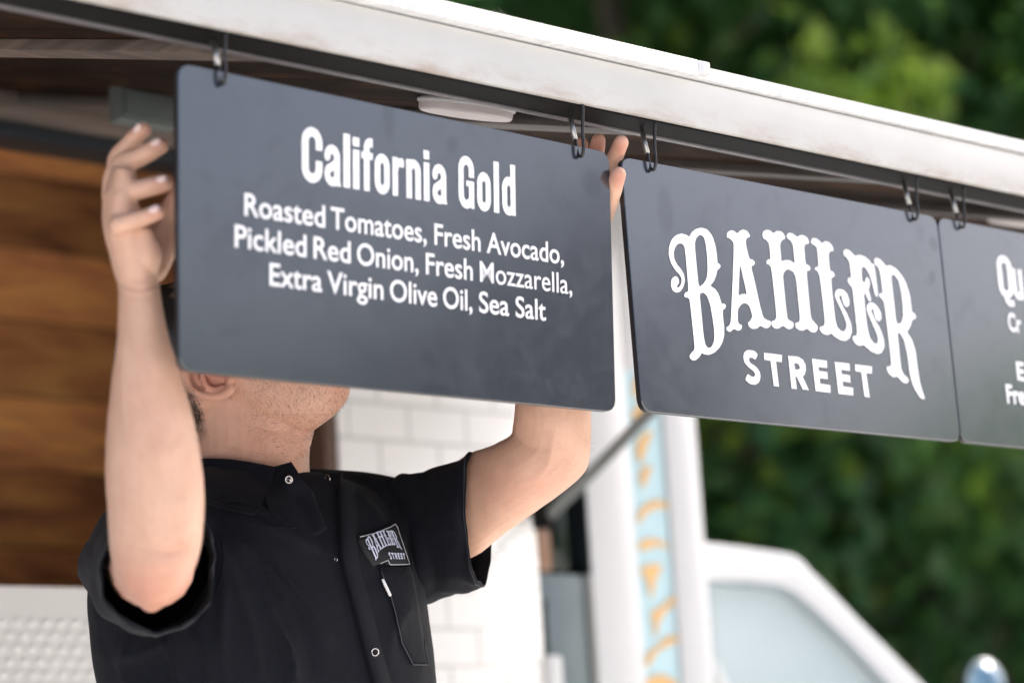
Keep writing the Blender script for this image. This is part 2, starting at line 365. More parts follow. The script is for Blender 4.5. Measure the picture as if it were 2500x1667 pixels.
# inside: board wall above a dimpled white panel
zp = ony(100, 1434, WY-.01)[2]
MB().box((X_L+.06, IY, .5), (X_E-.06, IY+.05, ZTOP-.042)).box((X_E-.09, WY+.36, .5), (X_E-.0601, IY-.001, ZTOP-.042)).obj('inner_board_wall', M_wall, truck, smooth=False)
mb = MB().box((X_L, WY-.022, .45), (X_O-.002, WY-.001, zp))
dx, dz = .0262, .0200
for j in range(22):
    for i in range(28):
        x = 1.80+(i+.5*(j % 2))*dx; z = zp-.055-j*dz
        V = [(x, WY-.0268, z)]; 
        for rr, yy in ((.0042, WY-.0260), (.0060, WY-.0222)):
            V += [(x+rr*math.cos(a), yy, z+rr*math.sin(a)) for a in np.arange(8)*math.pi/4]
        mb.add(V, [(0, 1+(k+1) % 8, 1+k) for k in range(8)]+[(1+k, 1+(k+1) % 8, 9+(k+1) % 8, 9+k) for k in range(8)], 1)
o = obj('dimpled_panel', mb.V, mb.F, None, truck, angle=.8, mats=[mat('dimpled_white', (.72, .715, .70), .35, var=.08, scale=3), mat('dimple_highlight', (.86, .855, .85), .25)], mi=mb.mi)  # domes coloured whiter than the panel to paint in their sky highlights
# dark service doorway between tiles and post
MB().box((X_T, WY+.30, .5), (XC0, WY+.34, ZR)).obj('doorway_back', mat('doorway_dark', (.02, .022, .024), .6), truck)
mb = MB().box((X_T, WY, 2.2), (XC0-.001, WY+.05, ZR)); mb.obj('doorway_header', M_van, truck, .004)
c0 = ony(1370, 1400, WY+.012); 
mb = MB().box((X_T+.002, WY+.012, .5), (XC0-.002, WY+.29, c0[2])); mb.box((X_T+.02, WY+.004, .6), (X_T+.028, WY+.012, c0[2]-.05))
MB().box((XC0-.0025, WY+.002, c0[2]), (XC0-.0004, WY+.29, 2.199)).obj('doorway_liner', M_black, truck)
tag(mb.obj('steel_cabinet', M_steel, None, .008), 'grey steel cabinet standing in the doorway beside the white tiles', 'cabinet')
def lathe(name, prof, c, m, n=20):
    V = []; 
    for r, z in prof: V += [(c[0]+r*math.cos(2*math.pi*k/n), c[1]+r*math.sin(2*math.pi*k/n), c[2]+z) for k in range(n)]
    Fs = [(i*n+k, i*n+(k+1) % n, (i+1)*n+(k+1) % n, (i+1)*n+k) for i in range(len(prof)-1) for k in range(n)]
    Fs += [tuple(range(n))[::-1], tuple((len(prof)-1)*n+k for k in range(n))]
    return obj(name, V, Fs, m)
ca = ony(1335, 1405, WY+.12); z0 = c0[2]+.001
tag(lathe('glass_jar', [(.030, 0), (.034, .01), (.034, .075), (.028, .09), (.028, .10), (.032, .10), (.032, .115), (.0, .115)], (X_T+.040, WY+.055, z0), mat('brown_jar', (.28, .16, .10), .25)), 'small brown jar on top of the steel cabinet, beside the tiles', 'jar')
tag(lathe('paper_cup', [(.026, 0), (.028, .01), (.036, .13), (.038, .135), (.036, .14), (.0, .138)], (X_T+.100, WY+.10, z0), mat('pale_cup', (.6, .57, .52), .5)), 'pale cup on top of the steel cabinet, behind the dark bottle', 'cup')
tag(lathe('dark_bottle', [(.034, 0), (.037, .01), (.037, .17), (.014, .235), (.014, .28), (.017, .28), (.017, .30), (.0, .30)], (XC0-.045, WY+.06, z0), mat('bottle_dark', (.012, .02, .014), .12)), 'tall dark bottle on the steel cabinet, next to the white corner post', 'bottle')

# ------------------------------------------------------------------ awning
AX0, AX1 = -.35, 3.45
S0 = np.array([0, 1.935, 2.312]); S1 = np.array([0, WY-.021, ZR]); sdir = (S1-S0)/np.linalg.norm(S1-S0); sn = np.array([0, sdir[2], -sdir[1]])
def slab(x0, x1, a, b, t0, t1):
    """box lying on the soffit: a..b along the slope, t0..t1 below it"""
    V = []
    for t in (t0, t1):
        for x, s in ((x0, a), (x1, a), (x1, b), (x0, b)):
            V.append(np.array([x, 0, 0])+S0+sdir*s+sn*t)
    return V, [(0, 3, 2, 1), (4, 5, 6, 7), (0, 1, 5, 4), (1, 2, 6, 5), (2, 3, 7, 6), (3, 0, 4, 7)]
LS = np.linalg.norm(S1-S0)
awn = MB().add(*slab(AX0, AX1, -.03, LS+.02, -.062, -.014)).obj('awning', M_white, truck, .003)
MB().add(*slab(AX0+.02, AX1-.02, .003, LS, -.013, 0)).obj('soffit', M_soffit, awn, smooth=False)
MB().box((AX0, 1.88, 2.30), (AX1, 1.928, 2.3565)).obj('fascia', M_white, awn, .002)
MB().box((AX0, 1.8865, 2.2975), (AX1, 1.9265, 2.2998)).obj('fascia_shade', M_dark, awn)  # dark plate that paints the shadow on the fascia's lower face
MB().box((AX0, 1.9285, 2.2955), (AX1, 1.9345, 2.3105)).obj('edge_channel', M_silver, awn, .001)
XL = ony(1722, 172, 1.874)[0]
MB().box((AX0, 1.8735, 2.3585), (AX1, 1.93, 2.3745)).obj('drip_rail', M_lip, awn, .0025)
mb = MB().box((AX0, 1.8655, 2.3575), (XL-.02, 1.8730, 2.3775)).box((XL-.02, 1.8655, 2.3620), (XL, 1.8730, 2.3775)).box((AX0, 1.8730, 2.3752), (XL, 1.93, 2.3777))
mb.obj('rail_cover', M_lip, awn, .002)
def on_soffit(px, py): return onp(px, py, S0, sn)
for px, py, wd in ((230, 105, .030), (1395, 289, .032), (1830, 402, .026), (2230, 497, .026), (700, 210, .0)):
    if not wd: continue
    x = on_soffit(px, py)[0]
    MB().add(*slab(x-wd, x+wd, .006, LS-.02, .0005, .014)).obj('rib', M_trim if px < 500 else M_rib, awn, .002)
def ceiling_light(px, py, wpx, label):
    c = on_soffit(px, py); d = (c-CAM)@CF; r = wpx*d/F/2*.93
    e1 = np.array([1., 0, 0]); e2 = sdir; V = []; prof = [(r, .0), (r, .010), (r*.99, .0135), (r*.95, .0155), (r*.5, .0165), (.001, .0165)]
    n = 40
    for rr, t in prof: V += [c+rr*math.cos(2*math.pi*k/n)*e1+rr*math.sin(2*math.pi*k/n)*e2+sn*(t+.0006) for k in range(n)]
    Fs = [(i*n+k, (i+1)*n+k, (i+1)*n+(k+1) % n, i*n+(k+1) % n) for i in range(len(prof)-1) for k in range(n)]+[tuple(range(n)), tuple(((len(prof)-1)*n+k) for k in range(n))[::-1]]
    o = obj('ceiling_light', V, Fs, M_lamp, angle=.5)
    org = np.array(o.location)
    V2, F2 = tube([c+rr_*1.0 for rr_ in [(r*1.004)*(math.cos(t)*e1+math.sin(t)*e2)+sn*.004 for t in np.arange(40)*2*math.pi/40]], .0028, 8, True)
    obj('rim', V2, F2, M_van, o)
    return tag(o, label, 'ceiling light', 'round lights under the awning')
M_lamp = mat('lamp_plastic', (.70, .64, .64), .35, var=.05)
ceiling_light(1140, 250, 250, 'round white lamp under the awning above the menu board the man holds')
ceiling_light(2500, 526, 185, 'round white lamp under the awning behind the last menu board')
p = on_soffit(366, 226)
mb = MB().box((p[0]-.050, p[1], p[2]-.046), (p[0]+.050, p[1]+.03, p[2]+.008)); mb.box((p[0]-.043, p[1]-.003, p[2]-.040), (p[0]+.043, p[1]-.0005, p[2]-.004))
tag(mb.obj('junction_box', mat('box_grey', (.085, .10, .095), .6), None, .003), 'grey metal junction box on the header trim, above the raised hand', 'junction box')
# gas strut
a = onp(1338, 1262, (0, WY-.03, 0), (0, 1, 0)); bq = onp(2075, 508, S0+sn*.02, sn)
def strut_pt(t): return a+(bq-a)*t
st = MB().tube([strut_pt(t) for t in (0, .02, .45)], .011, 14).obj('gas_strut', mat('strut_grey', (.16, .17, .165), .35, metal=.5), truck)
MB().tube([strut_pt(t) for t in (.45, .6, 1)], .0055, 12).obj('strut_rod', mat('chrome', (.5, .5, .5), .15, metal=1), st)
MB().box(a-np.array([.016, .012, .02]), a+np.array([.016, .029, .02])).obj('strut_mount', M_dark, st, .003)

# ------------------------------------------------------------------ menu boards
SMUDGES = [(tuple(ony(px_, py_, 1.912)), (1/(a_*.0006), 0., 1/(b_*.00047)), k_) for px_, py_, a_, b_, k_ in ((1041, 885, 19, 26, .1), (1041, 938, 17, 20, .35), (930, 290, 12, 55, .45), (1425, 455, 22, 30, .4), (1085, 360, 12, 18, .4), (1100, 950, 30, 10, .4), (2265, 600, 14, 18, .4), (2262, 680, 10, 16, .4), (1610, 520, 20, 60, .5))]
def smudged():
    m = bpy.data.materials.new('black_board'); m.use_nodes = True; nt = m.node_tree; b = nt.nodes['Principled BSDF']; L = nt.links.new
    ge = node(nt, 'ShaderNodeNewGeometry')
    n1 = node(nt, 'ShaderNodeTexNoise', Scale=9., Detail=8, Roughness=.7, Distortion=.6); L(ge.outputs['Position'], n1.inputs['Vector'])
    r1 = ramp(nt, [(.3, (.016, .020, .028)), (.7, (.024, .029, .039))]); L(n1.outputs[0], r1.inputs[0]); L(r1.outputs[0], b.inputs['Base Color'])
    n2 = node(nt, 'ShaderNodeTexNoise', Scale=22., Detail=9, Roughness=.75); L(ge.outputs['Position'], n2.inputs['Vector'])
    mr = node(nt, 'ShaderNodeMapRange'); mr.inputs[1].default_value = .45; mr.inputs[2].default_value = .75; mr.inputs[3].default_value = .15; mr.inputs[4].default_value = .27
    L(n2.outputs[0], mr.inputs[0]); L(mr.outputs[0], b.inputs['Roughness'])
    n4 = node(nt, 'ShaderNodeTexNoise', Scale=13., Detail=9, Roughness=.7, Distortion=1.4); L(ge.outputs['Position'], n4.inputs['Vector'])
    r4 = ramp(nt, [(.30, (.35, .35, .35)), (.46, (.85, .85, .85))]); L(n4.outputs[0], r4.inputs[0]); cw = r4.outputs[0]
    for c_, sc_, dk in SMUDGES:
        sb = node(nt, 'ShaderNodeVectorMath', operation='SUBTRACT'); sb.inputs[1].default_value = c_; L(ge.outputs['Position'], sb.inputs[0])
        ad = node(nt, 'ShaderNodeVectorMath', operation='MULTIPLY'); ad.inputs[1].default_value = sc_; L(sb.outputs[0], ad.inputs[0])
        ln = node(nt, 'ShaderNodeVectorMath', operation='LENGTH'); L(ad.outputs[0], ln.inputs[0])
        na = node(nt, 'ShaderNodeMath', operation='MULTIPLY_ADD'); na.inputs[1].default_value = .7; L(n2.outputs[0], na.inputs[0]); L(ln.outputs['Value'], na.inputs[2])
        rr = ramp(nt, [(.75, (dk, dk, dk)), (1., (1, 1, 1))]); hv = node(nt, 'ShaderNodeMath', operation='MULTIPLY'); hv.inputs[1].default_value = .62; L(na.outputs[0], hv.inputs[0]); L(hv.outputs[0], rr.inputs[0])
        mm = node(nt, 'ShaderNodeMath', operation='MULTIPLY'); L(cw, mm.inputs[0]); L(rr.outputs[0], mm.inputs[1]); cw = mm.outputs[0]
    L(cw, b.inputs['Coat Weight'])
    b.inputs['Specular IOR Level'].default_value = 1.0; b.inputs['IOR'].default_value = 1.56; b.inputs['Coat Weight'].default_value = .8; b.inputs['Coat Roughness'].default_value = .12
    n3 = node(nt, 'ShaderNodeTexNoise', Scale=700., Detail=2); L(ge.outputs['Position'], n3.inputs['Vector'])
    bp = node(nt, 'ShaderNodeBump', Strength=.06, Distance=.0006); L(n3.outputs[0], bp.inputs['Height']); L(bp.outputs[0], b.inputs['Normal'])
    return m
M_board = smudged(); M_edge = mat('board_edge', (.018, .018, .02), .4); M_letter = mat('white_vinyl', (.86, .86, .87), .45)
def plane3(P):
    n = np.cross(P[1]-P[0], P[3]-P[0]); n /= np.linalg.norm(n); return P[0], (n if n@CF < 0 else -n)
class Board:
    def __init__(s, corners_px, P0, n, label, rad=.016, thick=.0085):
        s.P0, s.n = np.asarray(P0, float), np.asarray(n, float); s.n /= np.linalg.norm(s.n)
        C4 = [onp(x, y, s.P0, s.n) for x, y in corners_px]
        s.o = C4[0]; s.e1 = C4[1]-C4[0]; s.e1 /= np.linalg.norm(s.e1); s.e2 = np.cross(s.n, s.e1); s.e2 = s.e2 if s.e2[2] < 0 else -s.e2
        st = [s.st3(c) for c in C4]; loop = []
        for i in range(4):
            p, a, b = np.array(st[i]), np.array(st[i-1]), np.array(st[(i+1) % 4]); a = p+(a-p)/np.linalg.norm(a-p)*rad; b = p+(b-p)/np.linalg.norm(b-p)*rad
            for t in np.linspace(0, 1, 8): loop.append((1-t)**2*a+2*t*(1-t)*p+t*t*b)
        ch = .0007; c = sum(loop)/len(loop); lay = []
        for off, dep in ((ch, 0), (0, -ch), (0, -thick+ch), (ch, -thick)):
            for p in loop: q = p-(p-c)/np.linalg.norm(p-c)*off*1.3; lay.append(s.w(q[0], q[1], dep))
        n_ = len(loop); Fs = [tuple(range(n_)), tuple(range(3*n_, 4*n_))[::-1]]
        Fs += [(i*n_+k, i*n_+(k+1) % n_, (i+1)*n_+(k+1) % n_, (i+1)*n_+k) for i in range(3) for k in range(n_)]
        s.ob = obj('menu_board', lay, Fs, None, smooth=False, mats=[M_board, M_edge], mi=[0, 0]+[0]*n_+[1]*(2*n_))
        bm = bmesh.new(); bm.from_mesh(s.ob.data); bmesh.ops.recalc_face_normals(bm, faces=bm.faces); bm.to_mesh(s.ob.data); bm.free()
        tag(s.ob, label, 'menu board', 'black menu boards hanging from the awning')
    def st3(s, P): d = np.asarray(P)-s.o; return d@s.e1, d@s.e2
    def st(s, px, py): return s.st3(onp(px, py, s.P0, s.n))
    def w(s, a, b, h=.0): return s.o+s.e1*a+s.e2*b+s.n*h
    def lettering(s, mb, name='lettering'):
        return obj(name, mb.V, mb.F, M_letter, s.ob, smooth=False)
def poly_st(mb, loops, f):
    """fill 2D loops (outer + holes); f maps 2D to world"""
    vl = [[Vector((x, y, 0)) for x, y in l] for l in loops]; flat = [p for l in loops for p in l]
    tri = geometry.tessellate_polygon(vl); mb.add([f(x, y) for x, y in flat], [t for t in tri])
GL = {"C":[520,[[[233,-17],[167,0],[104,36],[63,75],[33,120],[8,183],[0,250],[0,733],[7,796],[29,858],[62,909],[108,953],[158,981],[217,999],[238,1002],[292,1001],[354,985],[410,954],[462,902],[491,858],[511,804],[520,733],[520,604],[517,600],[358,600],[355,604],[355,646],[355,729],[352,758],[342,786],[329,804],[312,820],[292,831],[271,837],[250,837],[229,832],[204,817],[191,804],[177,783],[168,758],[165,729],[165,258],[169,225],[178,200],[189,183],[212,163],[229,153],[250,148],[271,148],[293,154],[312,165],[329,181],[342,200],[351,225],[355,258],[355,396],[358,400],[517,400],[520,396],[520,250],[514,192],[494,133],[485,117],[454,72],[408,30],[358,2],[342,-4],[292,-16]]]],"G":[500,[[[225,-17],[158,0],[96,38],[58,75],[29,120],[5,183],[-3,250],[-3,738],[4,799],[25,858],[58,910],[104,954],[158,985],[217,1001],[279,1001],[333,988],[387,960],[404,947],[443,908],[477,854],[496,796],[503,742],[503,604],[500,600],[342,600],[338,604],[338,729],[334,762],[327,783],[312,806],[296,822],[271,834],[242,837],[221,831],[204,822],[188,806],[175,787],[165,758],[162,729],[162,258],[165,225],[174,200],[188,179],[204,163],[220,154],[242,148],[275,152],[296,163],[313,179],[325,198],[335,225],[338,254],[335,417],[329,420],[250,421],[250,529],[500,529],[503,250],[500,217],[500,4],[496,0],[400,0],[396,31],[333,-3],[279,-16]]]],"a":[450,[[[217,-17],[192,-15],[154,-6],[117,10],[76,38],[48,67],[25,104],[11,142],[6,175],[6,238],[12,261],[44,325],[62,348],[208,423],[283,469],[283,538],[271,561],[254,574],[233,582],[204,579],[183,565],[172,550],[167,538],[165,504],[152,479],[138,463],[121,450],[104,444],[83,441],[62,443],[44,450],[27,463],[0,500],[5,571],[17,605],[27,629],[54,670],[100,710],[154,736],[200,747],[246,747],[304,734],[358,704],[392,674],[418,638],[442,583],[450,525],[450,83],[478,4],[475,0],[317,0],[271,-13]],[[212,138],[229,137],[254,142],[269,150],[285,167],[284,288],[254,274],[171,233],[160,213],[161,179],[168,163],[188,146]]]],"l":[165,[[[12,0],[4,0],[0,4],[0,996],[4,1000],[162,1000],[165,983],[165,4],[162,0]]]],"i":[165,[[[12,0],[4,0],[0,4],[0,733],[21,735],[165,733],[165,4],[162,0]],[[12,800],[4,800],[0,804],[0,962],[4,965],[158,965],[165,962],[165,804],[162,800]]]],"f":[340,[[[79,0],[75,4],[75,596],[71,600],[4,600],[0,604],[0,721],[4,725],[71,725],[75,729],[76,821],[85,862],[108,911],[129,938],[150,956],[200,985],[250,997],[337,997],[340,975],[339,833],[262,832],[247,821],[240,804],[242,725],[337,725],[340,721],[340,604],[337,600],[242,600],[240,596],[240,4],[238,0]]]],"o":[450,[[[183,-8],[142,3],[104,24],[62,59],[27,108],[8,157],[0,217],[0,525],[6,571],[25,622],[54,667],[92,703],[142,732],[188,745],[208,747],[258,746],[308,732],[358,703],[399,663],[424,625],[436,596],[445,562],[450,525],[450,213],[443,163],[425,113],[395,67],[358,32],[308,3],[262,-10],[208,-12]],[[213,154],[229,153],[246,157],[267,172],[282,200],[285,225],[283,529],[278,546],[267,562],[254,574],[238,581],[221,582],[207,579],[183,563],[168,533],[165,512],[167,204],[173,188],[183,172],[194,163]]]],"r":[360,[[[12,0],[4,0],[0,4],[0,729],[162,730],[167,709],[217,718],[292,730],[321,721],[342,704],[353,688],[359,667],[363,562],[217,558],[212,563],[189,542],[171,479],[167,480],[165,475],[165,4],[162,0]]]],"n":[440,[[[12,0],[4,0],[0,4],[0,733],[146,735],[171,742],[208,748],[254,745],[312,728],[362,695],[391,667],[413,633],[435,575],[440,529],[440,308],[440,4],[437,0],[433,0],[279,0],[275,4],[273,538],[262,562],[242,578],[217,582],[204,580],[186,571],[175,558],[165,533],[165,4],[162,0]]]],"u":[440,[[[217,-13],[175,-9],[135,4],[85,33],[44,75],[21,113],[6,154],[0,204],[0,733],[165,733],[167,196],[176,175],[196,158],[221,152],[238,156],[257,167],[269,183],[275,204],[275,238],[275,733],[440,733],[440,4],[437,0],[296,0],[267,-8]]]],"d":[450,[[[183,-8],[142,3],[104,24],[62,59],[27,108],[8,157],[0,217],[0,525],[6,571],[26,625],[54,667],[93,704],[142,732],[192,746],[246,747],[283,740],[285,742],[285,996],[288,1000],[292,1000],[446,1000],[450,996],[450,4],[447,0],[300,0],[246,-12],[204,-12]],[[213,154],[229,153],[246,157],[267,172],[282,200],[285,225],[283,529],[278,546],[267,562],[254,574],[238,581],[221,582],[207,579],[183,563],[168,533],[165,512],[167,204],[173,188],[183,172],[194,163]]]],"Q":[520,[[[329,-204],[297,-192],[201,-117],[188,-92],[168,4],[112,34],[67,76],[31,129],[10,183],[0,254],[0,746],[7,808],[29,868],[64,921],[112,966],[167,995],[229,1011],[296,1011],[346,998],[367,989],[412,962],[458,918],[494,862],[514,800],[520,746],[520,250],[513,192],[495,142],[458,82],[406,33],[358,7],[325,-3],[323,-8],[329,-28],[362,-53],[493,-42],[507,-187]],[[245,154],[271,153],[292,159],[312,170],[327,183],[342,204],[351,229],[355,262],[355,738],[352,767],[344,792],[329,814],[308,832],[275,846],[250,847],[229,842],[208,831],[192,815],[178,796],[169,771],[165,738],[165,262],[168,233],[176,208],[192,185],[208,169],[229,158]]]]}
def glyph_box(B, mb, ch, pxL, pxR, base, cap):
    w_, loops = GL[ch]; base_t = base
    s0, s1 = B.st(*pxL)[0], B.st(*pxR)[0]
    outer = [l for l in loops]
    xs = [p[0] for l in loops for p in l]; x0, x1 = min(xs), max(xs)
    f = lambda x, y: B.w(s0+(x-x0)/(x1-x0)*(s1-s0), base_t(s0)-y/1000*cap, .0006)
    if ch == 'i': [poly_st(mb, [l], f) for l in loops]
    else: poly_st(mb, loops, f)
def line_t(B, a, b):
    (s0, t0), (s1, t1) = B.st(*a), B.st(*b); return lambda s: t0+(t1-t0)*(s-s0)/(s1-s0)
CAPB = None
def word(B, mb, txt, pxL, pxR, base, cap, weight=.010):
    global CAPB
    def m_of(t, off):
        c = bpy.data.curves.new('t', 'FONT'); c.body = t; c.offset = off; c.resolution_u = 6; o = bpy.data.objects.new('t', c); COL.objects.link(o)
        dg = bpy.context.evaluated_depsgraph_get(); dg.update(); me = bpy.data.meshes.new_from_object(o.evaluated_get(dg))
        V = np.zeros(len(me.vertices)*3); me.vertices.foreach_get('co', V); Fs = [tuple(p.vertices) for p in me.polygons]
        bpy.data.objects.remove(o); bpy.data.curves.remove(c); bpy.data.meshes.remove(me); return V.reshape(-1, 3), Fs
    if CAPB is None: CAPB = m_of('E', 0)[0][:, 1].max()
    V, Fs = m_of(txt, weight); s0, s1 = B.st(*pxL)[0], B.st(*pxR)[0]; x0, x1 = V[:, 0].min(), V[:, 0].max()
    W = [B.w(s0+(x-x0)/(x1-x0)*(s1-s0), base(s0+(x-x0)/(x1-x0)*(s1-s0))-y/CAPB*cap, .0006) for x, y, z in V]
    mb.add(W, Fs)
# board held by the man (tilted slightly, its foot pushed in)
b1P = np.array([[1.2978, 1.9, 2.2586], [1.8807, 1.8962, 2.2537], [1.8782, 1.9117, 1.9541], [1.2953, 1.9155, 1.959]])
P0, n1 = plane3(b1P)
B1 = Board([(435, 153), (1488, 373), (1504, 1006), (438, 904)], P0, n1, 'black menu board lettered California Gold, held up by the man')
mb = MB()
c2 = lambda x, y: (560+x*.2126, 450+y*.2126)
c3 = lambda x, y: (980+x*.1913, 520+y*.1913)
ct = lambda x, y: (640+x*.2806, 280+y*.2806)
tb = line_t(B1, ct(735, 636), ct(2200, 882)); capT = tb(B1.st(*ct(735, 636))[0])-B1.st(*ct(735, 170))[1]
for ch, x0, x1, y in (('C', 343, 520, 580), ('a', 540, 682, 610), ('l', 705, 762, 636), ('i', 788, 843, 645), ('f', 862, 960, 660), ('o', 978, 1107, 690), ('r', 1133, 1232, 705),
                      ('n', 1253, 1378, 735), ('i', 1405, 1453, 750), ('a', 1480, 1607, 775), ('G', 1708, 1843, 815), ('o', 1870, 1987, 840), ('l', 2015, 2060, 858), ('d', 2088, 2203, 880)):
    glyph_box(B1, mb, ch, ct(x0, y), ct(x1, y), tb, capT)
B1.lettering(mb, 'title_lettering'); mb = MB()
l1 = line_t(B1, c2(200, 360), c3(1860, 624)); l2 = line_t(B1, c2(90, 724), c3(2100, 1030)); l3 = line_t(B1, c2(490, 1162), c3(1735, 1360))
cp = l1(B1.st(*c2(170, 360))[0])-B1.st(*c2(175, 104))[1]
for t, a, b, l, *wt in (('Roasted', c2(170, 360), c2(1095, 495), l1), ('Tomatoes,', c2(1160, 290), c2(2260, 640), l1), ('Fresh', c3(418, 405), c3(1005, 490), l1), ('Avocado,', c3(1085, 508), c3(2068, 630), l1),
                   ('Pickled', c2(58, 722), c2(880, 830), l2), ('Red', c2(963, 850), c2(1388, 905), l2), ('Onion,', c2(1463, 810), c2(2167, 985), l2), ('Fresh', c3(310, 783), c3(906, 862), l2), ('Mozzarella,', c3(1000, 882), c3(2174, 1015), l2, .003),
                   ('Extra', c2(458, 1160), c2(1060, 1225), l3), ('Virgin', c2(1120, 1000), c2(1764, 1320), l3), ('Olive', c2(1841, 1220), c3(450, 1110), l3), ('Oil,', c3(528, 1080), c3(900, 1215), l3), ('Sea', c3(988, 1215), c3(1370, 1305), l3), ('Salt', c3(1455, 1290), c3(1841, 1370), l3)):
    if t in ('Pickled', 'Extra'): B1.lettering(mb, 'ingredient_line'); mb = MB()
    word(B1, mb, t, a, b, l, cp, *wt)
B1.lettering(mb, 'ingredient_line')
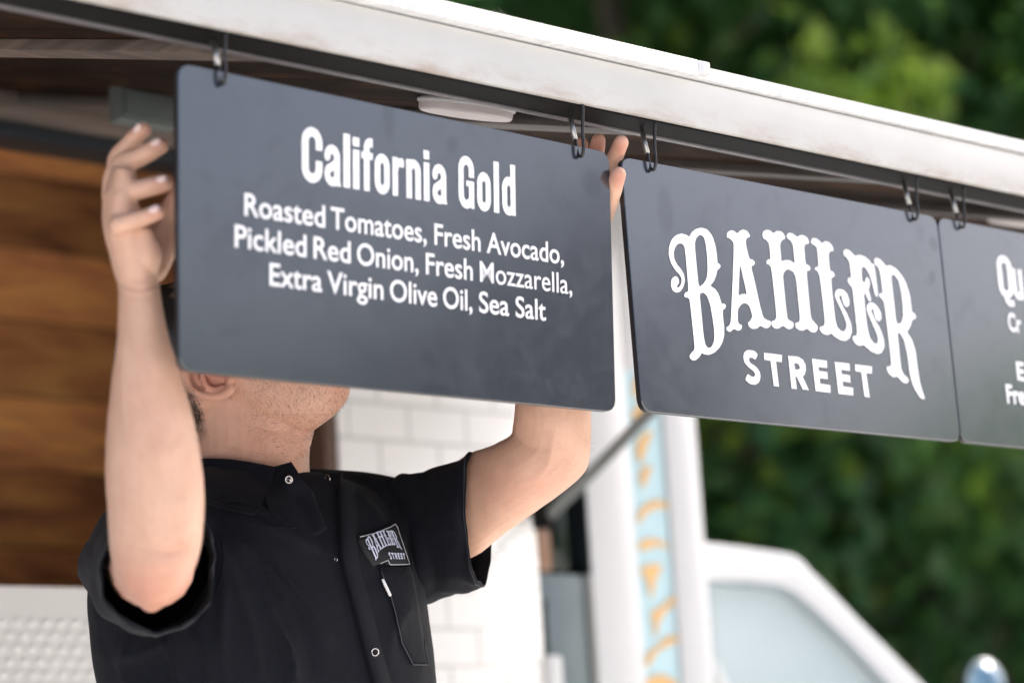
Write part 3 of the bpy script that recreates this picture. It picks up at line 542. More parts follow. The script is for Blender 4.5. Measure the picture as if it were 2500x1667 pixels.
# logo board
B2 = Board([(1516, 382), (2287, 530), (2346, 1078), (1568, 1003)], (1.9, 1.9025, 2.25), (0, -1, 0), 'black menu board with the white Bahler Street logo')
lg = lambda P: [(1580+x*.33164, 500+y*.33164) for x, y in P]
LOGO = [
 ([(310,237),(325,205),(360,177),(400,168),(445,183),(480,230),(503,300),(514,380),(518,430),(535,437),(541,455),(530,470),(517,478),(508,520),(490,565),(464,596),(500,618),(525,655),(540,700),(548,728),(570,728),(581,747),(572,765),(557,773),(558,830),(567,900),(567,960),(555,1010),(530,1055),(495,1088),(452,1105),(420,1100),(402,1089),(385,1120),(360,1142),(338,1147),(315,1130),(311,1108),(325,1090),(345,1070),(349,1045),(330,860),(313,700),(300,683),(275,680),(272,660),(285,643),(305,637),(278,320),(262,290),(245,283),(222,290),(203,320),(195,360),(200,400),(220,440),(250,475),(272,515),(278,560),(265,610),(245,638),(215,648),(188,632),(173,595),(178,550),(195,530),(215,525),(232,545),(235,575),(218,600),(222,610),(240,603),(252,575),(254,545),(240,515),(205,480),(175,430),(158,370),(160,310),(180,255),(215,222),(255,211),(290,222)],
  [(350,290),(360,245),(388,220),(415,235),(430,285),(442,390),(445,480),(438,540),(415,582),(380,608),(364,450)], [(385,655),(412,645),(440,668),(465,740),(482,840),(494,930),(493,1000),(475,1045),(450,1055),(428,1030),(415,960),(400,800)]),
 ([(585,225),(590,203),(615,188),(640,193),(665,213),(680,193),(705,182),(735,192),(752,215),(757,237),(738,242),(725,262),(728,300),(752,400),(775,402),(795,425),(785,445),(770,450),(768,470),(785,535),(830,740),(855,830),(885,850),(908,855),(912,880),(895,905),(865,908),(832,888),(810,910),(775,914),(750,898),(740,868),(755,858),(772,830),(772,810),(755,752),(735,728),(712,722),(690,735),(670,765),(666,800),(668,860),(680,880),(698,885),(695,915),(670,928),(638,912),(610,937),(585,925),(582,902),(605,888),(615,860),(620,760),(632,480),(638,290),(628,268),(605,247),(588,242)],
  [(682,440),(690,465),(735,660),(715,655),(690,660),(672,668),(676,560)]),
 ([(847,222),(855,195),(880,184),(905,190),(930,212),(950,193),(985,195),(1010,220),(1017,250),(990,262),(978,290),(983,360),(988,418),(1015,407),(1045,408),(1070,420),(1087,435),(1080,370),(1073,300),(1060,270),(1030,245),(1025,225),(1042,206),(1068,210),(1105,238),(1130,222),(1160,228),(1185,250),(1193,285),(1165,290),(1155,310),(1165,435),(1190,445),(1203,470),(1195,485),(1172,485),(1188,660),(1205,835),(1235,870),(1255,890),(1255,920),(1235,940),(1205,935),(1175,910),(1150,926),(1115,922),(1092,900),(1090,870),(1115,865),(1125,845),(1110,690),(1095,535),(1075,495),(1045,475),(1020,480),(1003,505),(1000,540),(1030,830),(1045,850),(1075,865),(1080,890),(1065,912),(1035,915),(1000,888),(965,912),(935,908),(915,885),(915,858),(940,850),(950,830),(950,800),(915,470),(900,440),(878,435),(877,415),(890,402),(908,402),(898,290),(880,262),(855,248)],),
 ([(1205,268),(1215,248),(1240,245),(1265,262),(1285,285),(1310,268),(1340,275),(1365,305),(1372,340),(1345,343),(1335,365),(1345,485),(1365,490),(1381,515),(1375,530),(1353,540),(1368,700),(1385,850),(1400,900),(1425,928),(1450,932),(1466,905),(1465,865),(1435,790),(1400,715),(1382,675),(1381,650),(1392,628),(1415,618),(1445,626),(1473,655),(1488,700),(1488,740),(1470,755),(1448,735),(1438,705),(1430,670),(1418,664),(1412,680),(1430,725),(1470,800),(1500,870),(1508,930),(1493,980),(1460,1002),(1420,995),(1380,970),(1355,945),(1330,960),(1295,950),(1272,925),(1268,900),(1300,892),(1308,860),(1290,690),(1270,530),(1255,490),(1232,475),(1240,457),(1262,460),(1250,320),(1235,300),(1208,285)],),
 ([(1443,355),(1447,335),(1470,325),(1500,345),(1530,378),(1560,368),(1600,380),(1636,410),(1655,440),(1668,433),(1676,470),(1690,580),(1701,670),(1690,679),(1675,660),(1660,590),(1640,520),(1610,470),(1590,452),(1577,470),(1580,540),(1588,573),(1604,568),(1609,540),(1620,532),(1635,550),(1640,590),(1628,625),(1640,660),(1650,700),(1638,715),(1622,690),(1605,650),(1595,655),(1606,780),(1620,900),(1640,980),(1665,1015),(1690,1025),(1700,1000),(1695,960),(1660,880),(1625,800),(1615,770),(1617,740),(1635,720),(1660,718),(1690,740),(1720,790),(1725,840),(1705,860),(1682,840),(1670,800),(1665,770),(1652,765),(1650,785),(1680,850),(1720,920),(1745,1000),(1745,1050),(1725,1090),(1695,1098),(1650,1080),(1610,1045),(1592,1030),(1565,1040),(1530,1020),(1510,985),(1515,965),(1540,965),(1545,935),(1528,770),(1510,610),(1490,590),(1473,560),(1480,535),(1503,540),(1490,430),(1470,390),(1447,370)],),
 ([(1670,415),(1675,395),(1695,390),(1730,415),(1755,450),(1790,445),(1840,475),(1895,550),(1930,650),(1945,750),(1948,790),(1970,800),(1980,830),(1965,845),(1950,845),(1940,890),(1912,937),(1945,985),(1975,1070),(1990,1200),(2010,1320),(2043,1420),(2040,1433),(2010,1420),(1965,1350),(1935,1260),(1915,1100),(1890,990),(1865,950),(1842,935),(1850,1020),(1860,1120),(1870,1210),(1890,1250),(1920,1275),(1925,1300),(1908,1315),(1880,1305),(1840,1262),(1815,1270),(1780,1245),(1762,1205),(1768,1188),(1790,1190),(1797,1160),(1772,940),(1745,720),(1730,695),(1705,670),(1712,648),(1735,655),(1715,500),(1700,460),(1675,435)],
  [(1795,520),(1815,512),(1850,555),(1870,640),(1880,740),(1885,820),(1870,870),(1835,878),(1815,700)])]
STREET = [
 ([(755,1068),(790,1075),(815,1100),(797,1140),(775,1125),(755,1123),(748,1140),(760,1165),(800,1190),(828,1225),(835,1265),(825,1305),(795,1325),(755,1318),(720,1285),(740,1243),(765,1262),(785,1268),(795,1250),(785,1225),(745,1195),(715,1160),(707,1120),(715,1085),(735,1070)],),
 ([(860,1088),(992,1105),(990,1158),(948,1152),(970,1337),(932,1333),(908,1147),(862,1140)],),
 ([(1037,1110),(1110,1118),(1145,1138),(1165,1175),(1168,1215),(1160,1247),(1145,1264),(1190,1363),(1145,1358),(1100,1262),(1090,1264),(1102,1355),(1063,1352),(1050,1230)], [(1082,1165),(1105,1165),(1120,1180),(1125,1200),(1115,1213),(1088,1212)]),
 ([(1212,1132),(1322,1147),(1325,1200),(1260,1192),(1264,1222),(1325,1230),(1330,1282),(1270,1275),(1274,1315),(1348,1327),(1350,1383),(1240,1370)],),
 ([(1380,1155),(1488,1168),(1492,1222),(1428,1213),(1432,1245),(1492,1255),(1497,1308),(1438,1298),(1442,1335),(1515,1347),(1517,1402),(1408,1390)],),
 ([(1530,1174),(1655,1190),(1653,1242),(1612,1238),(1638,1417),(1600,1412),(1575,1230),(1532,1224)],)]
def chaikin(P, it=1):
    P = np.array(P, float)
    for _ in range(it):
        Q = np.roll(P, -1, 0); P = np.stack([P*.82+Q*.18, P*.18+Q*.82], 1).reshape(-1, 2)
    return [tuple(p) for p in P]
def logo_loops():
    return [[chaikin(l, 1) for l in g] for g in LOGO]+[[chaikin(l, 1) if k == 0 else list(l) for l in g] for k, g in enumerate(STREET)]
mb = MB()
for g in logo_loops(): poly_st(mb, [lg(l) for l in g], lambda x, y: onp(x, y, B2.P0+B2.n*.0006, B2.n))
B2.lettering(mb, 'logo')
# third board, cut by the frame
W3 = .585
p3 = onp(2289, 530, (1.9, 1.904, 2.25), (0, -1, 0))
r3, b3 = onp(2348, 1078, (1.9, 1.904, 2.25), (0, -1, 0)), None
cor3 = [to_px(p3)[0][:2], to_px(p3+np.array([W3, 0, 0]))[0][:2], to_px(r3+np.array([W3, 0, 0]))[0][:2], to_px(r3)[0][:2]]
B3 = Board(cor3, (1.9, 1.904, 2.25), (0, -1, 0), 'black menu board at the end of the row, its text cut off')
c5 = lambda x, y: (2380+x*.3061, 580+y*.3061)
mb = MB(); tq = line_t(B3, c5(250, 478), c5(390, 500)); capQ = tq(B3.st(*c5(250, 478))[0])-B3.st(*c5(240, 150))[1]
glyph_box(B3, mb, 'Q', c5(198, 480), c5(312, 480), tq, capQ); glyph_box(B3, mb, 'u', c5(312, 490), c5(392, 500), tq, capQ)
B3.lettering(mb, 'title_lettering'); mb = MB()
for t, a, b, y0, y1 in (('Cr', (268, 740), (372, 760), (300, 745), (345, 753)), ('E', (338, 1130), (400, 1140), (345, 1132), (395, 1140)), ('Fre', (256, 1315), (405, 1330), (270, 1315), (390, 1330))):
    l = line_t(B3, c5(*y0), c5(*y1)); word(B3, mb, t, c5(*a), c5(*b), l, capQ*.41, .03); B3.lettering(mb, 'ingredient_line'); mb = MB()

# ------------------------------------------------------------------ snap hooks
M_hook = mat('black_wire', (.010, .010, .011), .38); M_gate = mat('steel_gate', (.42, .43, .42), .28, metal=.9)
loop = catmull([(.000, .0575), (.0085, .0555), (.0118, .049), (.0105, .034), (.0088, .018), (.0090, .004), (.0065, -.0052), (.0015, -.0055), (-.0010, .000), (-.0030, .013), (-.0062, .030), (-.0095, .047), (-.0075, .0555)], 5, True)
gate = [(-.0036, .0155), (-.0090, .043)]
def hook(px, py, B, label):
    c = onp(px, py, B.P0, B.n)
    if hook.proto is None:
        V = [np.array([0, -n_, z])+c for n_, z in loop]
        o = obj('snap_hook', *tube(V, .0020, 10, True), M_hook)
        obj('gate', *tube([np.array([0, -n_, z])+c for n_, z in gate], .0030, 10), M_gate, o)
        obj('eye', *tube([c+np.array([.004*math.cos(t), 0, .0615+.006*math.sin(t)]) for t in np.arange(16)*math.pi/8], .0014, 8, True), M_dark, o)
        hook.proto = (o, c)
    else:
        o0, c0 = hook.proto; o = o0.copy(); COL.objects.link(o); o.location = Vector(o0.location)+Vector(c-c0)
        for ch in o0.children:
            k = ch.copy(); COL.objects.link(k); k.parent = o
    return tag(o, label, 'snap hook', 'snap hooks holding the menu boards')
hook.proto = None
hook(538, 194, B1, 'black snap hook at the upper left corner of the California Gold board')
hook(1412, 371, B1, 'black snap hook beside the fingertips, on the California Gold board')
hook(1588, 404, B2, 'black snap hook at the left end of the logo board')
hook(2228, 526, B2, 'black snap hook at the right end of the logo board')
hook(2343, 546, B3, 'black snap hook at the left end of the last menu board')

# ------------------------------------------------------------------ cab in front of the box
CYN = 3.36
def cabp(px, py): p = ony(px, py, CYN); return (p[0], p[2])
outer = [cabp(*p) for p in ((1660, 1322), (1715, 1322), (1760, 1326), (1810, 1332), (1850, 1338), (1895, 1344), (1930, 1350), (1948, 1356), (1960, 1366), (1975, 1384), (2035, 1444), (2100, 1513), (2180, 1593), (2260, 1674))]
xe = outer[-1]; k = (outer[-1][1]-outer[-2][1])/(outer[-1][0]-outer[-2][0])
outer += [(xe[0]+.25, xe[1]+k*.25), (xe[0]+.32, 1.05), (xe[0]+.32, .5), (outer[0][0], .5)]
win = [cabp(*p) for p in ((1728, 1417), (1830, 1420), (1905, 1428), (1945, 1446), (1985, 1480), (2085, 1575), (2180, 1678))]
win += [(xe[0]+.05, 1.42), (win[0][0]+.01, 1.40)]
def side(y0, y1):
    mb = MB(); vl = [[Vector((x, z, 0)) for x, z in l] for l in (outer, win)]; flat = outer+win; tri = geometry.tessellate_polygon(vl); N = len(flat)
    V = [(x, y0, z) for x, z in flat]+[(x, y1, z) for x, z in flat]
    Fs = [t for t in tri]+[tuple(i+N for i in t[::-1]) for t in tri]
    for l, off in ((outer, 0), (win, len(outer))):
        for i in range(len(l)): a, b = off+i, off+(i+1) % len(l); Fs.append((a, b, b+N, a+N))
    return mb.add(V, Fs)
CYF = 5.05
mb = side(CYN, CYN+.05)
cab = mb.obj('cab', M_van, truck, .012)
mb = MB()
for i in range(9):
    (x0, z0), (x1, z1) = outer[i], outer[i+1]
    mb.add([(x0, CYN+.051, z0), (x1, CYN+.051, z1), (x1, CYF-.001, z1), (x0, CYF-.001, z0), (x0, CYN+.051, z0-.03), (x1, CYN+.051, z1-.03), (x1, CYF-.001, z1-.03), (x0, CYF-.001, z0-.03)],
           [(0, 1, 2, 3), (7, 6, 5, 4), (0, 4, 5, 1), (3, 2, 6, 7), (0, 3, 7, 4), (1, 5, 6, 2)])
mb.obj('cab_roof', M_van, cab)
side(CYF, CYF+.05).obj('far_side', M_van, cab, .01)
def glass():
    m = bpy.data.materials.new('cab_glass'); m.use_nodes = True; b = m.node_tree.nodes['Principled BSDF']
    b.inputs['Base Color'].default_value = (.60, .70, .74, 1); b.inputs['Roughness'].default_value = .06; b.inputs['Specular IOR Level'].default_value = .8  # pale base colour paints in the bright sky seen through the window
    b.inputs['Transmission Weight'].default_value = .25
    return m
M_glass = glass()
def pane(name, y):
    vl = [Vector((x, z, 0)) for x, z in win]; tri = geometry.tessellate_polygon([vl]); N = len(win)
    V = [(x, y, z) for x, z in win]+[(x, y+.006, z) for x, z in win]
    Fs = [t for t in tri]+[tuple(i+N for i in t[::-1]) for t in tri]+[(i, (i+1) % N, (i+1) % N+N, i+N) for i in range(N)]
    MB().add(V, Fs).obj(name, M_glass, cab, smooth=False)
pane('side_window', CYN+.03); pane('far_window', CYF+.02)
MB().tube([(x, CYN+.012, z) for x, z in win], .010, 8, True).obj('window_seal', mat('grey_seal', (.22, .27, .30), .6), cab)
(x0, z0), (x1, z1) = outer[9], outer[14]
mb = MB().add([(x0, CYN+.055, z0-.02), (x1, CYN+.055, z1-.02), (x1, CYF-.005, z1-.02), (x0, CYF-.005, z0-.02), (x0-.004, CYN+.055, z0-.03), (x1-.004, CYN+.055, z1-.03), (x1-.004, CYF-.005, z1-.03), (x0-.004, CYF-.005, z0-.03)],
              [(0, 1, 2, 3), (7, 6, 5, 4), (0, 4, 5, 1), (3, 2, 6, 7), (0, 3, 7, 4), (1, 5, 6, 2)])
mb.obj('windscreen', M_glass, cab, smooth=False)
pq = [ony(px, py, CYN+.022) for px, py in ((1728, 1600), (1772, 1690), (1800, 1740))]
MB().tube(pq, .012, 8).obj('window_divider', M_van, cab)
# wing mirror at the lower right
mc = U(2406, 1672, 5.6); rr = 64*5.6/F
V, Fs = ellipsoid(mc, (rr*.9, rr*.55, rr*1.0)); mi = obj('side_mirror', V, Fs, mat('mirror_shell', (.16, .19, .22), .5), cab)
V, Fs = ellipsoid(mc+np.array([-.018, -.02, -.006]), (rr*.80, rr*.50, rr*.90)); obj('mirror_glass', V, Fs, mat('mirror_blue', (.10, .19, .28), .15), mi)
MB().tube([mc, mc+np.array([-.05, .12, -.12]), mc+np.array([-.12, .25, -.2])], .014, 8).obj('mirror_arm', M_dark, mi)
# ------------------------------------------------------------------ the man
def fold(V, N, P, h, w):
    """raise a soft crease along a pixel polyline"""
    P = catmull(P, 6); q = to_px(V)[:, :2]; best = np.full(len(V), 1e9); tpos = np.zeros(len(V))
    for i in range(len(P)-1):
        a, b = P[i], P[i+1]; ab = b-a; t = np.clip(((q-a)@ab)/(ab@ab), 0, 1); d = np.linalg.norm(q-a-t[:, None]*ab, axis=1)
        m = d < best; best[m] = d[m]; tpos[m] = (i+t[m])/(len(P)-1)
    amp = h*np.exp(-(best/w)**1.3)*np.clip(np.sin(np.pi*np.clip(tpos*.9+.05, 0, 1)), 0, 1)**.6
    return V+N*(amp*((N@CF) < .2))[:, None]
def skin_mat():
    m = bpy.data.materials.new('skin'); m.use_nodes = True; nt = m.node_tree; b = nt.nodes['Principled BSDF']; L = nt.links.new
    ge = node(nt, 'ShaderNodeNewGeometry')
    n1 = node(nt, 'ShaderNodeTexNoise', Scale=38., Detail=5); L(ge.outputs['Position'], n1.inputs['Vector'])
    r1 = ramp(nt, [(.3, (.63, .385, .272)), (.7, (.70, .44, .322))]); L(n1.outputs[0], r1.inputs[0])
    n0 = node(nt, 'ShaderNodeTexNoise', Scale=13., Detail=3); L(ge.outputs['Position'], n0.inputs['Vector'])
    at = node(nt, 'ShaderNodeAttribute', attribute_name='tint'); sp = node(nt, 'ShaderNodeSeparateColor'); L(at.outputs['Color'], sp.inputs[0])
    mx = node(nt, 'ShaderNodeMix', data_type='RGBA'); rn = node(nt, 'ShaderNodeMapRange'); rn.inputs[1].default_value = .42; rn.inputs[2].default_value = .75; rn.inputs[3].default_value = 0; rn.inputs[4].default_value = .14; L(n0.outputs[0], rn.inputs[0])
    ra = node(nt, 'ShaderNodeMath', operation='ADD', use_clamp=True); L(sp.outputs[0], ra.inputs[0]); L(rn.outputs[0], ra.inputs[1]); L(ra.outputs[0], mx.inputs[0]); L(r1.outputs[0], mx.inputs[6]); mx.inputs[7].default_value = (.50, .205, .145, 1)
    # beard shadow: fine speckle where hair grows
    mp = node(nt, 'ShaderNodeMapping'); mp.inputs['Scale'].default_value = (420, 420, 900); L(ge.outputs['Position'], mp.inputs[0])
    n2 = node(nt, 'ShaderNodeTexNoise', Scale=1., Detail=3); L(mp.outputs[0], n2.inputs['Vector'])
    r2 = ramp(nt, [(.42, (1, 1, 1)), (.60, (.25, .25, .25))]); L(n2.outputs[0], r2.inputs[0])
    bm_ = node(nt, 'ShaderNodeMath', operation='MULTIPLY'); L(r2.outputs[0], bm_.inputs[0]); L(sp.outputs[1], bm_.inputs[1])
    m2 = node(nt, 'ShaderNodeMix', data_type='RGBA'); L(bm_.outputs[0], m2.inputs[0]); L(mx.outputs[2], m2.inputs[6]); m2.inputs[7].default_value = (.17, .085, .055, 1)
    m3 = node(nt, 'ShaderNodeMix', data_type='RGBA'); L(sp.outputs[2], m3.inputs[0]); L(m2.outputs[2], m3.inputs[6]); m3.inputs[7].default_value = (.03, .022, .02, 1)
    L(m3.outputs[2], b.inputs['Base Color']); b.inputs['Roughness'].default_value = .48; b.inputs['Specular IOR Level'].default_value = .4
    b.inputs['Subsurface Weight'].default_value = .16; b.inputs['Subsurface Radius'].default_value = (.012, .005, .003); b.inputs['Subsurface Scale'].default_value = .6
    n3 = node(nt, 'ShaderNodeTexNoise', Scale=210., Detail=6); L(ge.outputs['Position'], n3.inputs['Vector'])
    bp = node(nt, 'ShaderNodeBump', Strength=.16, Distance=.0015); L(n3.outputs[0], bp.inputs['Height']); L(bp.outputs[0], b.inputs['Normal'])
    return m
M_skin = skin_mat()
parts = []
L = lambda secs, **k: parts.append(loft(secs, **k))
H = lambda rows, d, hd: [((a, y), (b, y), d if not callable(d) else d(y), hd if not callable(hd) else hd(y)) for y, a, b in rows]
# near forearm: wrist to elbow
rows = [(660, 280, 384), (690, 287, 388), (725, 289, 394), (760, 288, 400), (835, 284, 415), (905, 275, 438), (970, 268, 458), (1035, 261, 476), (1105, 256, 489), (1170, 257, 497), (1230, 260, 500), (1290, 264, 497), (1340, 268, 489), (1390, 280, 474), (1435, 302, 447), (1468, 330, 413), (1484, 345, 394), (1492, 357, 380), (1495, 366, 372)]
dd = lambda y: 2.425-.018*math.sin((y-660)/827*math.pi)
L(H(rows, dd, lambda y: np.interp(y, [660, 760, 900, 1100, 1250, 1400, 1470, 1495], [.027, .0265, .032, .042, .046, .043, .026, .004])))
parts.append(capsule([U(376, 1384, 2.447), U(368, 1375, 2.56), U(352, 1345, 2.69)], [.0405, .047, .053]))
# near hand: slab of the palm, heel, thumb side, fingers
pr = [(700, 289, 388), (668, 278, 388), (640, 270, 387), (605, 263, 380), (570, 255, 366), (530, 249, 352), (495, 250, 338), (460, 257, 338), (435, 264, 336), (412, 272, 326)]
L(H(pr, lambda y: 2.425+.012*(700-y)/280, lambda y: np.interp(y, [418, 500, 640, 700], [.030, .038, .034, .027])))
parts.append(capsule([U(352, 575, 2.405), U(358, 620, 2.408), U(352, 662, 2.415)], [.010, .0155, .012]))
parts.append(capsule([U(372, 655, 2.455), U(392, 590, 2.47), U(408, 535, 2.47), U(428, 490, 2.462), U(440, 462, 2.455)], [.016, .0195, .015, .0105, .0095]))
NF = [([(292, 455, 2.465), (286, 392, 2.468), (318, 350, 2.463), (350, 317, 2.455)], [.0098, .0092, .0085, .0073]),
      ([(274, 480, 2.445), (285, 414, 2.443), (337, 386, 2.440), (391, 356, 2.436)], [.0100, .0095, .0090, .0078]),
      ([(276, 502, 2.426), (288, 474, 2.416), (345, 462, 2.412), (402, 448, 2.410)], [.0100, .0094, .0088, .0077]),
      ([(288, 556, 2.412), (292, 549, 2.392), (340, 535, 2.390), (384, 519, 2.388)], [.0092, .0084, .0078, .0066])]
NAILS = []
for P, r in NF:
    q = [U(*p) for p in P]; parts.append(capsule(q, [x*1.13 for x in r])); NAILS.append((q[-2], q[-1], r[-1]*1.08))
# far upper arm and forearm
D2 = 2.83
L([((1000, 1200), (1030, 1400), 2.95, .048), ((1060, 1165), (1080, 1385), 2.93, .050), ((1139, 1110), (1162, 1356), 2.90, .052), ((1182, 1094), (1225, 1308), 2.87, .049),
   ((1225, 1075), (1295, 1258), 2.85, .046), ((1246, 1060), (1392, 1187), 2.84, .042), ((1251, 1040), (1436, 1136), 2.835, .042), ((1256, 1010), (1443, 1065), D2, .043), ((1260, 975), (1443, 985), D2, .042),
   ((1278, 900), (1443, 905), D2, .040), ((1310, 810), (1443, 812), D2+.005, .034), ((1345, 730), (1446, 730), D2+.01, .028), ((1362, 675), (1450, 672), D2+.01, .027), ((1366, 650), (1456, 646), D2+.01, .027)])
# far hand behind the board edge, fingertips over it
L([((1366, 655), (1454, 652), 2.842, .025), ((1362, 610), (1468, 606), 2.845, .020), ((1365, 560), (1478, 556), 2.85, .017), ((1372, 515), (1478, 508), 2.85, .015), ((1385, 480), (1470, 472), 2.85, .012)])
FF = [([(1372, 520, 2.855), (1398, 420, 2.86), (1416, 368, 2.858), (1421, 350, 2.853)], [.0092, .0085, .0075, .0066]),
      ([(1405, 500, 2.85), (1444, 420, 2.848), (1457, 366, 2.842), (1461, 344, 2.836)], [.0095, .0088, .0083, .0074]),
      ([(1440, 520, 2.845), (1476, 448, 2.828), (1498, 392, 2.808), (1516, 349, 2.790)], [.0095, .0085, .0082, .0076]),
      ([(1440, 590, 2.842), (1482, 515, 2.800), (1500, 458, 2.768), (1510, 426, 2.757)], [.0115, .0088, .0084, .0076]),
      ([(1360, 560, 2.85), (1352, 480, 2.87), (1362, 420, 2.88), (1370, 395, 2.88)], [.0088, .0078, .0072, .0064])]
for P, r in FF: parts.append(capsule([U(*p) for p in P], [x*1.17 for x in r]))
# neck, jaw, skull (head tipped back, face up to the right)
HO = U(545, 930, 2.87); hu = -.71*CR+.70*CU; hf = .70*CR+.71*CU; hs = -CF*.99+.0*CR
hl = lambda f_, u_, s_=0: HO+hf*f_+hu*u_+hs*s_
def hell(f_, u_, s_, ax, n=24, m=16):
    V, Fs = ellipsoid((0, 0, 0), ax, n, m); return [hl(f_+x, u_+z, s_+y) for x, y, z in V], Fs
L([((468, 1330), (775, 1330), 2.89, .072), ((474, 1250), (768, 1245), 2.885, .066), ((482, 1180), (758, 1182), 2.88, .063), ((482, 1130), (753, 1130), 2.875, .062), ((480, 1080), (756, 1086), 2.873, .061), ((476, 1030), (766, 1055), 2.872, .061), ((470, 980), (772, 1010), 2.87, .062), ((455, 930), (760, 960), 2.87, .064)], sub=6)
parts.append(hell(.004, .045, 0, (.094, .073, .088)))
L([((575, 800), (560, 1020), 2.865, .066), ((640, 780), (640, 1062), 2.862, .066), ((700, 790), (705, 1068), 2.858, .060), ((755, 800), (760, 1052), 2.852, .050), ((800, 815), (803, 1023), 2.848, .039), ((832, 850), (832, 997), 2.845, .028), ((848, 895), (848, 975), 2.843, .019), ((854, 925), (854, 955), 2.843, .009)], sub=6)
# face above the board: brow, cheeks, nose, lips, eye sockets are carried by simple masses
parts.append(hell(.070, -.005, 0, (.030, .052, .062)))
parts.append(capsule([hl(.092, .030), hl(.108, .006), hl(.118, -.012), hl(.104, -.022)], [.009, .010, .0125, .009]))
parts.append(capsule([hl(.098, -.045, .022), hl(.106, -.043, 0), hl(.098, -.045, -.022)], [.005, .007, .005]))
parts.append(capsule([hl(.097, -.056, .019), hl(.105, -.056, 0), hl(.097, -.056, -.019)], [.005, .0075, .005]))
for sgn in (1, -1): parts.append(hell(.086, .022, .032*sgn, (.011, .014, .010), 12, 8))
# ear on the camera side, and its twin
def ear(dep, mirror=0):
    o = []; off = np.array([0, 0, 0.])
    E = lambda P, r: o.append(capsule([U(x, y, dep+dz)+off for x, y, dz in P], r, 12))
    E([(560, 880, .004), (505, 860, 0), (472, 868, -.002), (455, 893, -.003), (453, 920, -.004), (462, 944, -.004), (483, 960, -.004), (512, 967, -.004), (538, 965, -.003), (556, 955, -.002), (564, 946, -.001)], [.003, .0036, .0040, .0042, .0042, .0042, .0044, .0048, .0054, .0062, .0058])
    E([(545, 905, .004), (515, 890, .0), (497, 903, -.003), (496, 925, -.004), (506, 943, -.004), (524, 950, -.003), (542, 944, -.001)], [.0028, .0034, .0036, .0036, .0036, .0034, .003])
    E([(560, 905, .003), (563, 922, -.001), (560, 938, -.001)], [.0042, .0052, .0042])
    E([(478, 905, .006), (485, 930, .006), (510, 945, .0065), (540, 945, .007)], [.0055, .0062, .0062, .006])
    E([(500, 890, .008), (515, 915, .011), (545, 925, .013)], [.008, .010, .012])
    return o
parts += ear(2.797); 
parts += [hell(-.004, .004, -.078, (.014, .006, .030), 14, 10)]
# core under the shirt
parts.append(capsule([U(625, 1250, 2.885), U(640, 1400, 2.87), U(652, 1600, 2.86), U(664, 1850, 2.86)], [.062, .095, .10, .11]))
parts.append(capsule([U(360, 1345, 2.69), U(480, 1290, 2.77), U(625, 1260, 2.885), U(800, 1275, 2.955), U(1010, 1290, 2.945)], [.048, .048, .05, .034, .044]))
# legs down to the step
HIP = U(664, 1850, 2.86); foot_z = .30
for s, fx in ((-1, -.10), (1, .10)):
    h0 = HIP+np.array([s*.09, 0, -.02])
    parts.append(capsule([h0, np.array([h0[0]+fx*.2, h0[1]-.02, .82]), np.array([h0[0]+fx*.3, h0[1]+.02, .40])], [.075, .052, .036]))
V, N, Fs = fuse(parts, .0017, 4)
V = V+N*np.array([.0005*noise.noise(Vector(v)*34)+.0004*noise.noise(Vector(v)*75) for v in V])[:, None]
for P, h, w_ in (([(286, 690), (338, 706), (388, 694)], -.0016, 5), ([(288, 714), (340, 728), (392, 714)], -.0010, 5), ([(322, 780), (338, 900), (372, 1040), (392, 1150)], .0016, 9), ([(300, 860), (300, 980), (312, 1080)], .0012, 8),
                 ([(1248, 1055), (1290, 1088), (1345, 1100)], -.0018, 14), ([(1255, 1030), (1310, 1050), (1360, 1050)], -.0006, 12), ([(1300, 1180), (1340, 1130), (1360, 1020)], .0020, 16), ([(345, 1330), (400, 1350), (455, 1335)], -.0018, 9), ([(330, 1385), (390, 1400), (445, 1385)], -.0012, 8),
                 ([(560, 985), (640, 1060), (715, 1150), (745, 1200)], .0045, 30), ([(690, 1075), (735, 1090), (750, 1098)], .0035, 22), ([(600, 1035), (660, 1050), (720, 1052)], -.0016, 12), ([(500, 1090), (600, 1105), (690, 1122)], -.0010, 6), ([(590, 985), (690, 1012), (790, 1002)], .0020, 18),
                 ([(285, 390), (300, 372), (310, 362)], .0010, 8), ([(276, 415), (290, 408), (300, 404)], .0014, 9), ([(278, 478), (292, 474), (300, 472)], .0014, 9), ([(288, 552), (300, 548), (310, 545)], .0012, 9), ([(262, 600), (258, 555), (262, 520)], .0012, 8), ([(275, 600), (278, 540), (284, 490)], .0012, 7),
                 ([(1488, 386), (1502, 392), (1514, 397)], -.0008, 4), ([(1496, 456), (1504, 462), (1514, 464)], -.0008, 4)):
    V = fold(V, N, P, h, w_)
px = to_px(V)
man = obj('person', V, Fs, M_skin)
tag(man, 'person in black short-sleeved shirt, head tipped back, raising the California Gold board with both hands', 'person')
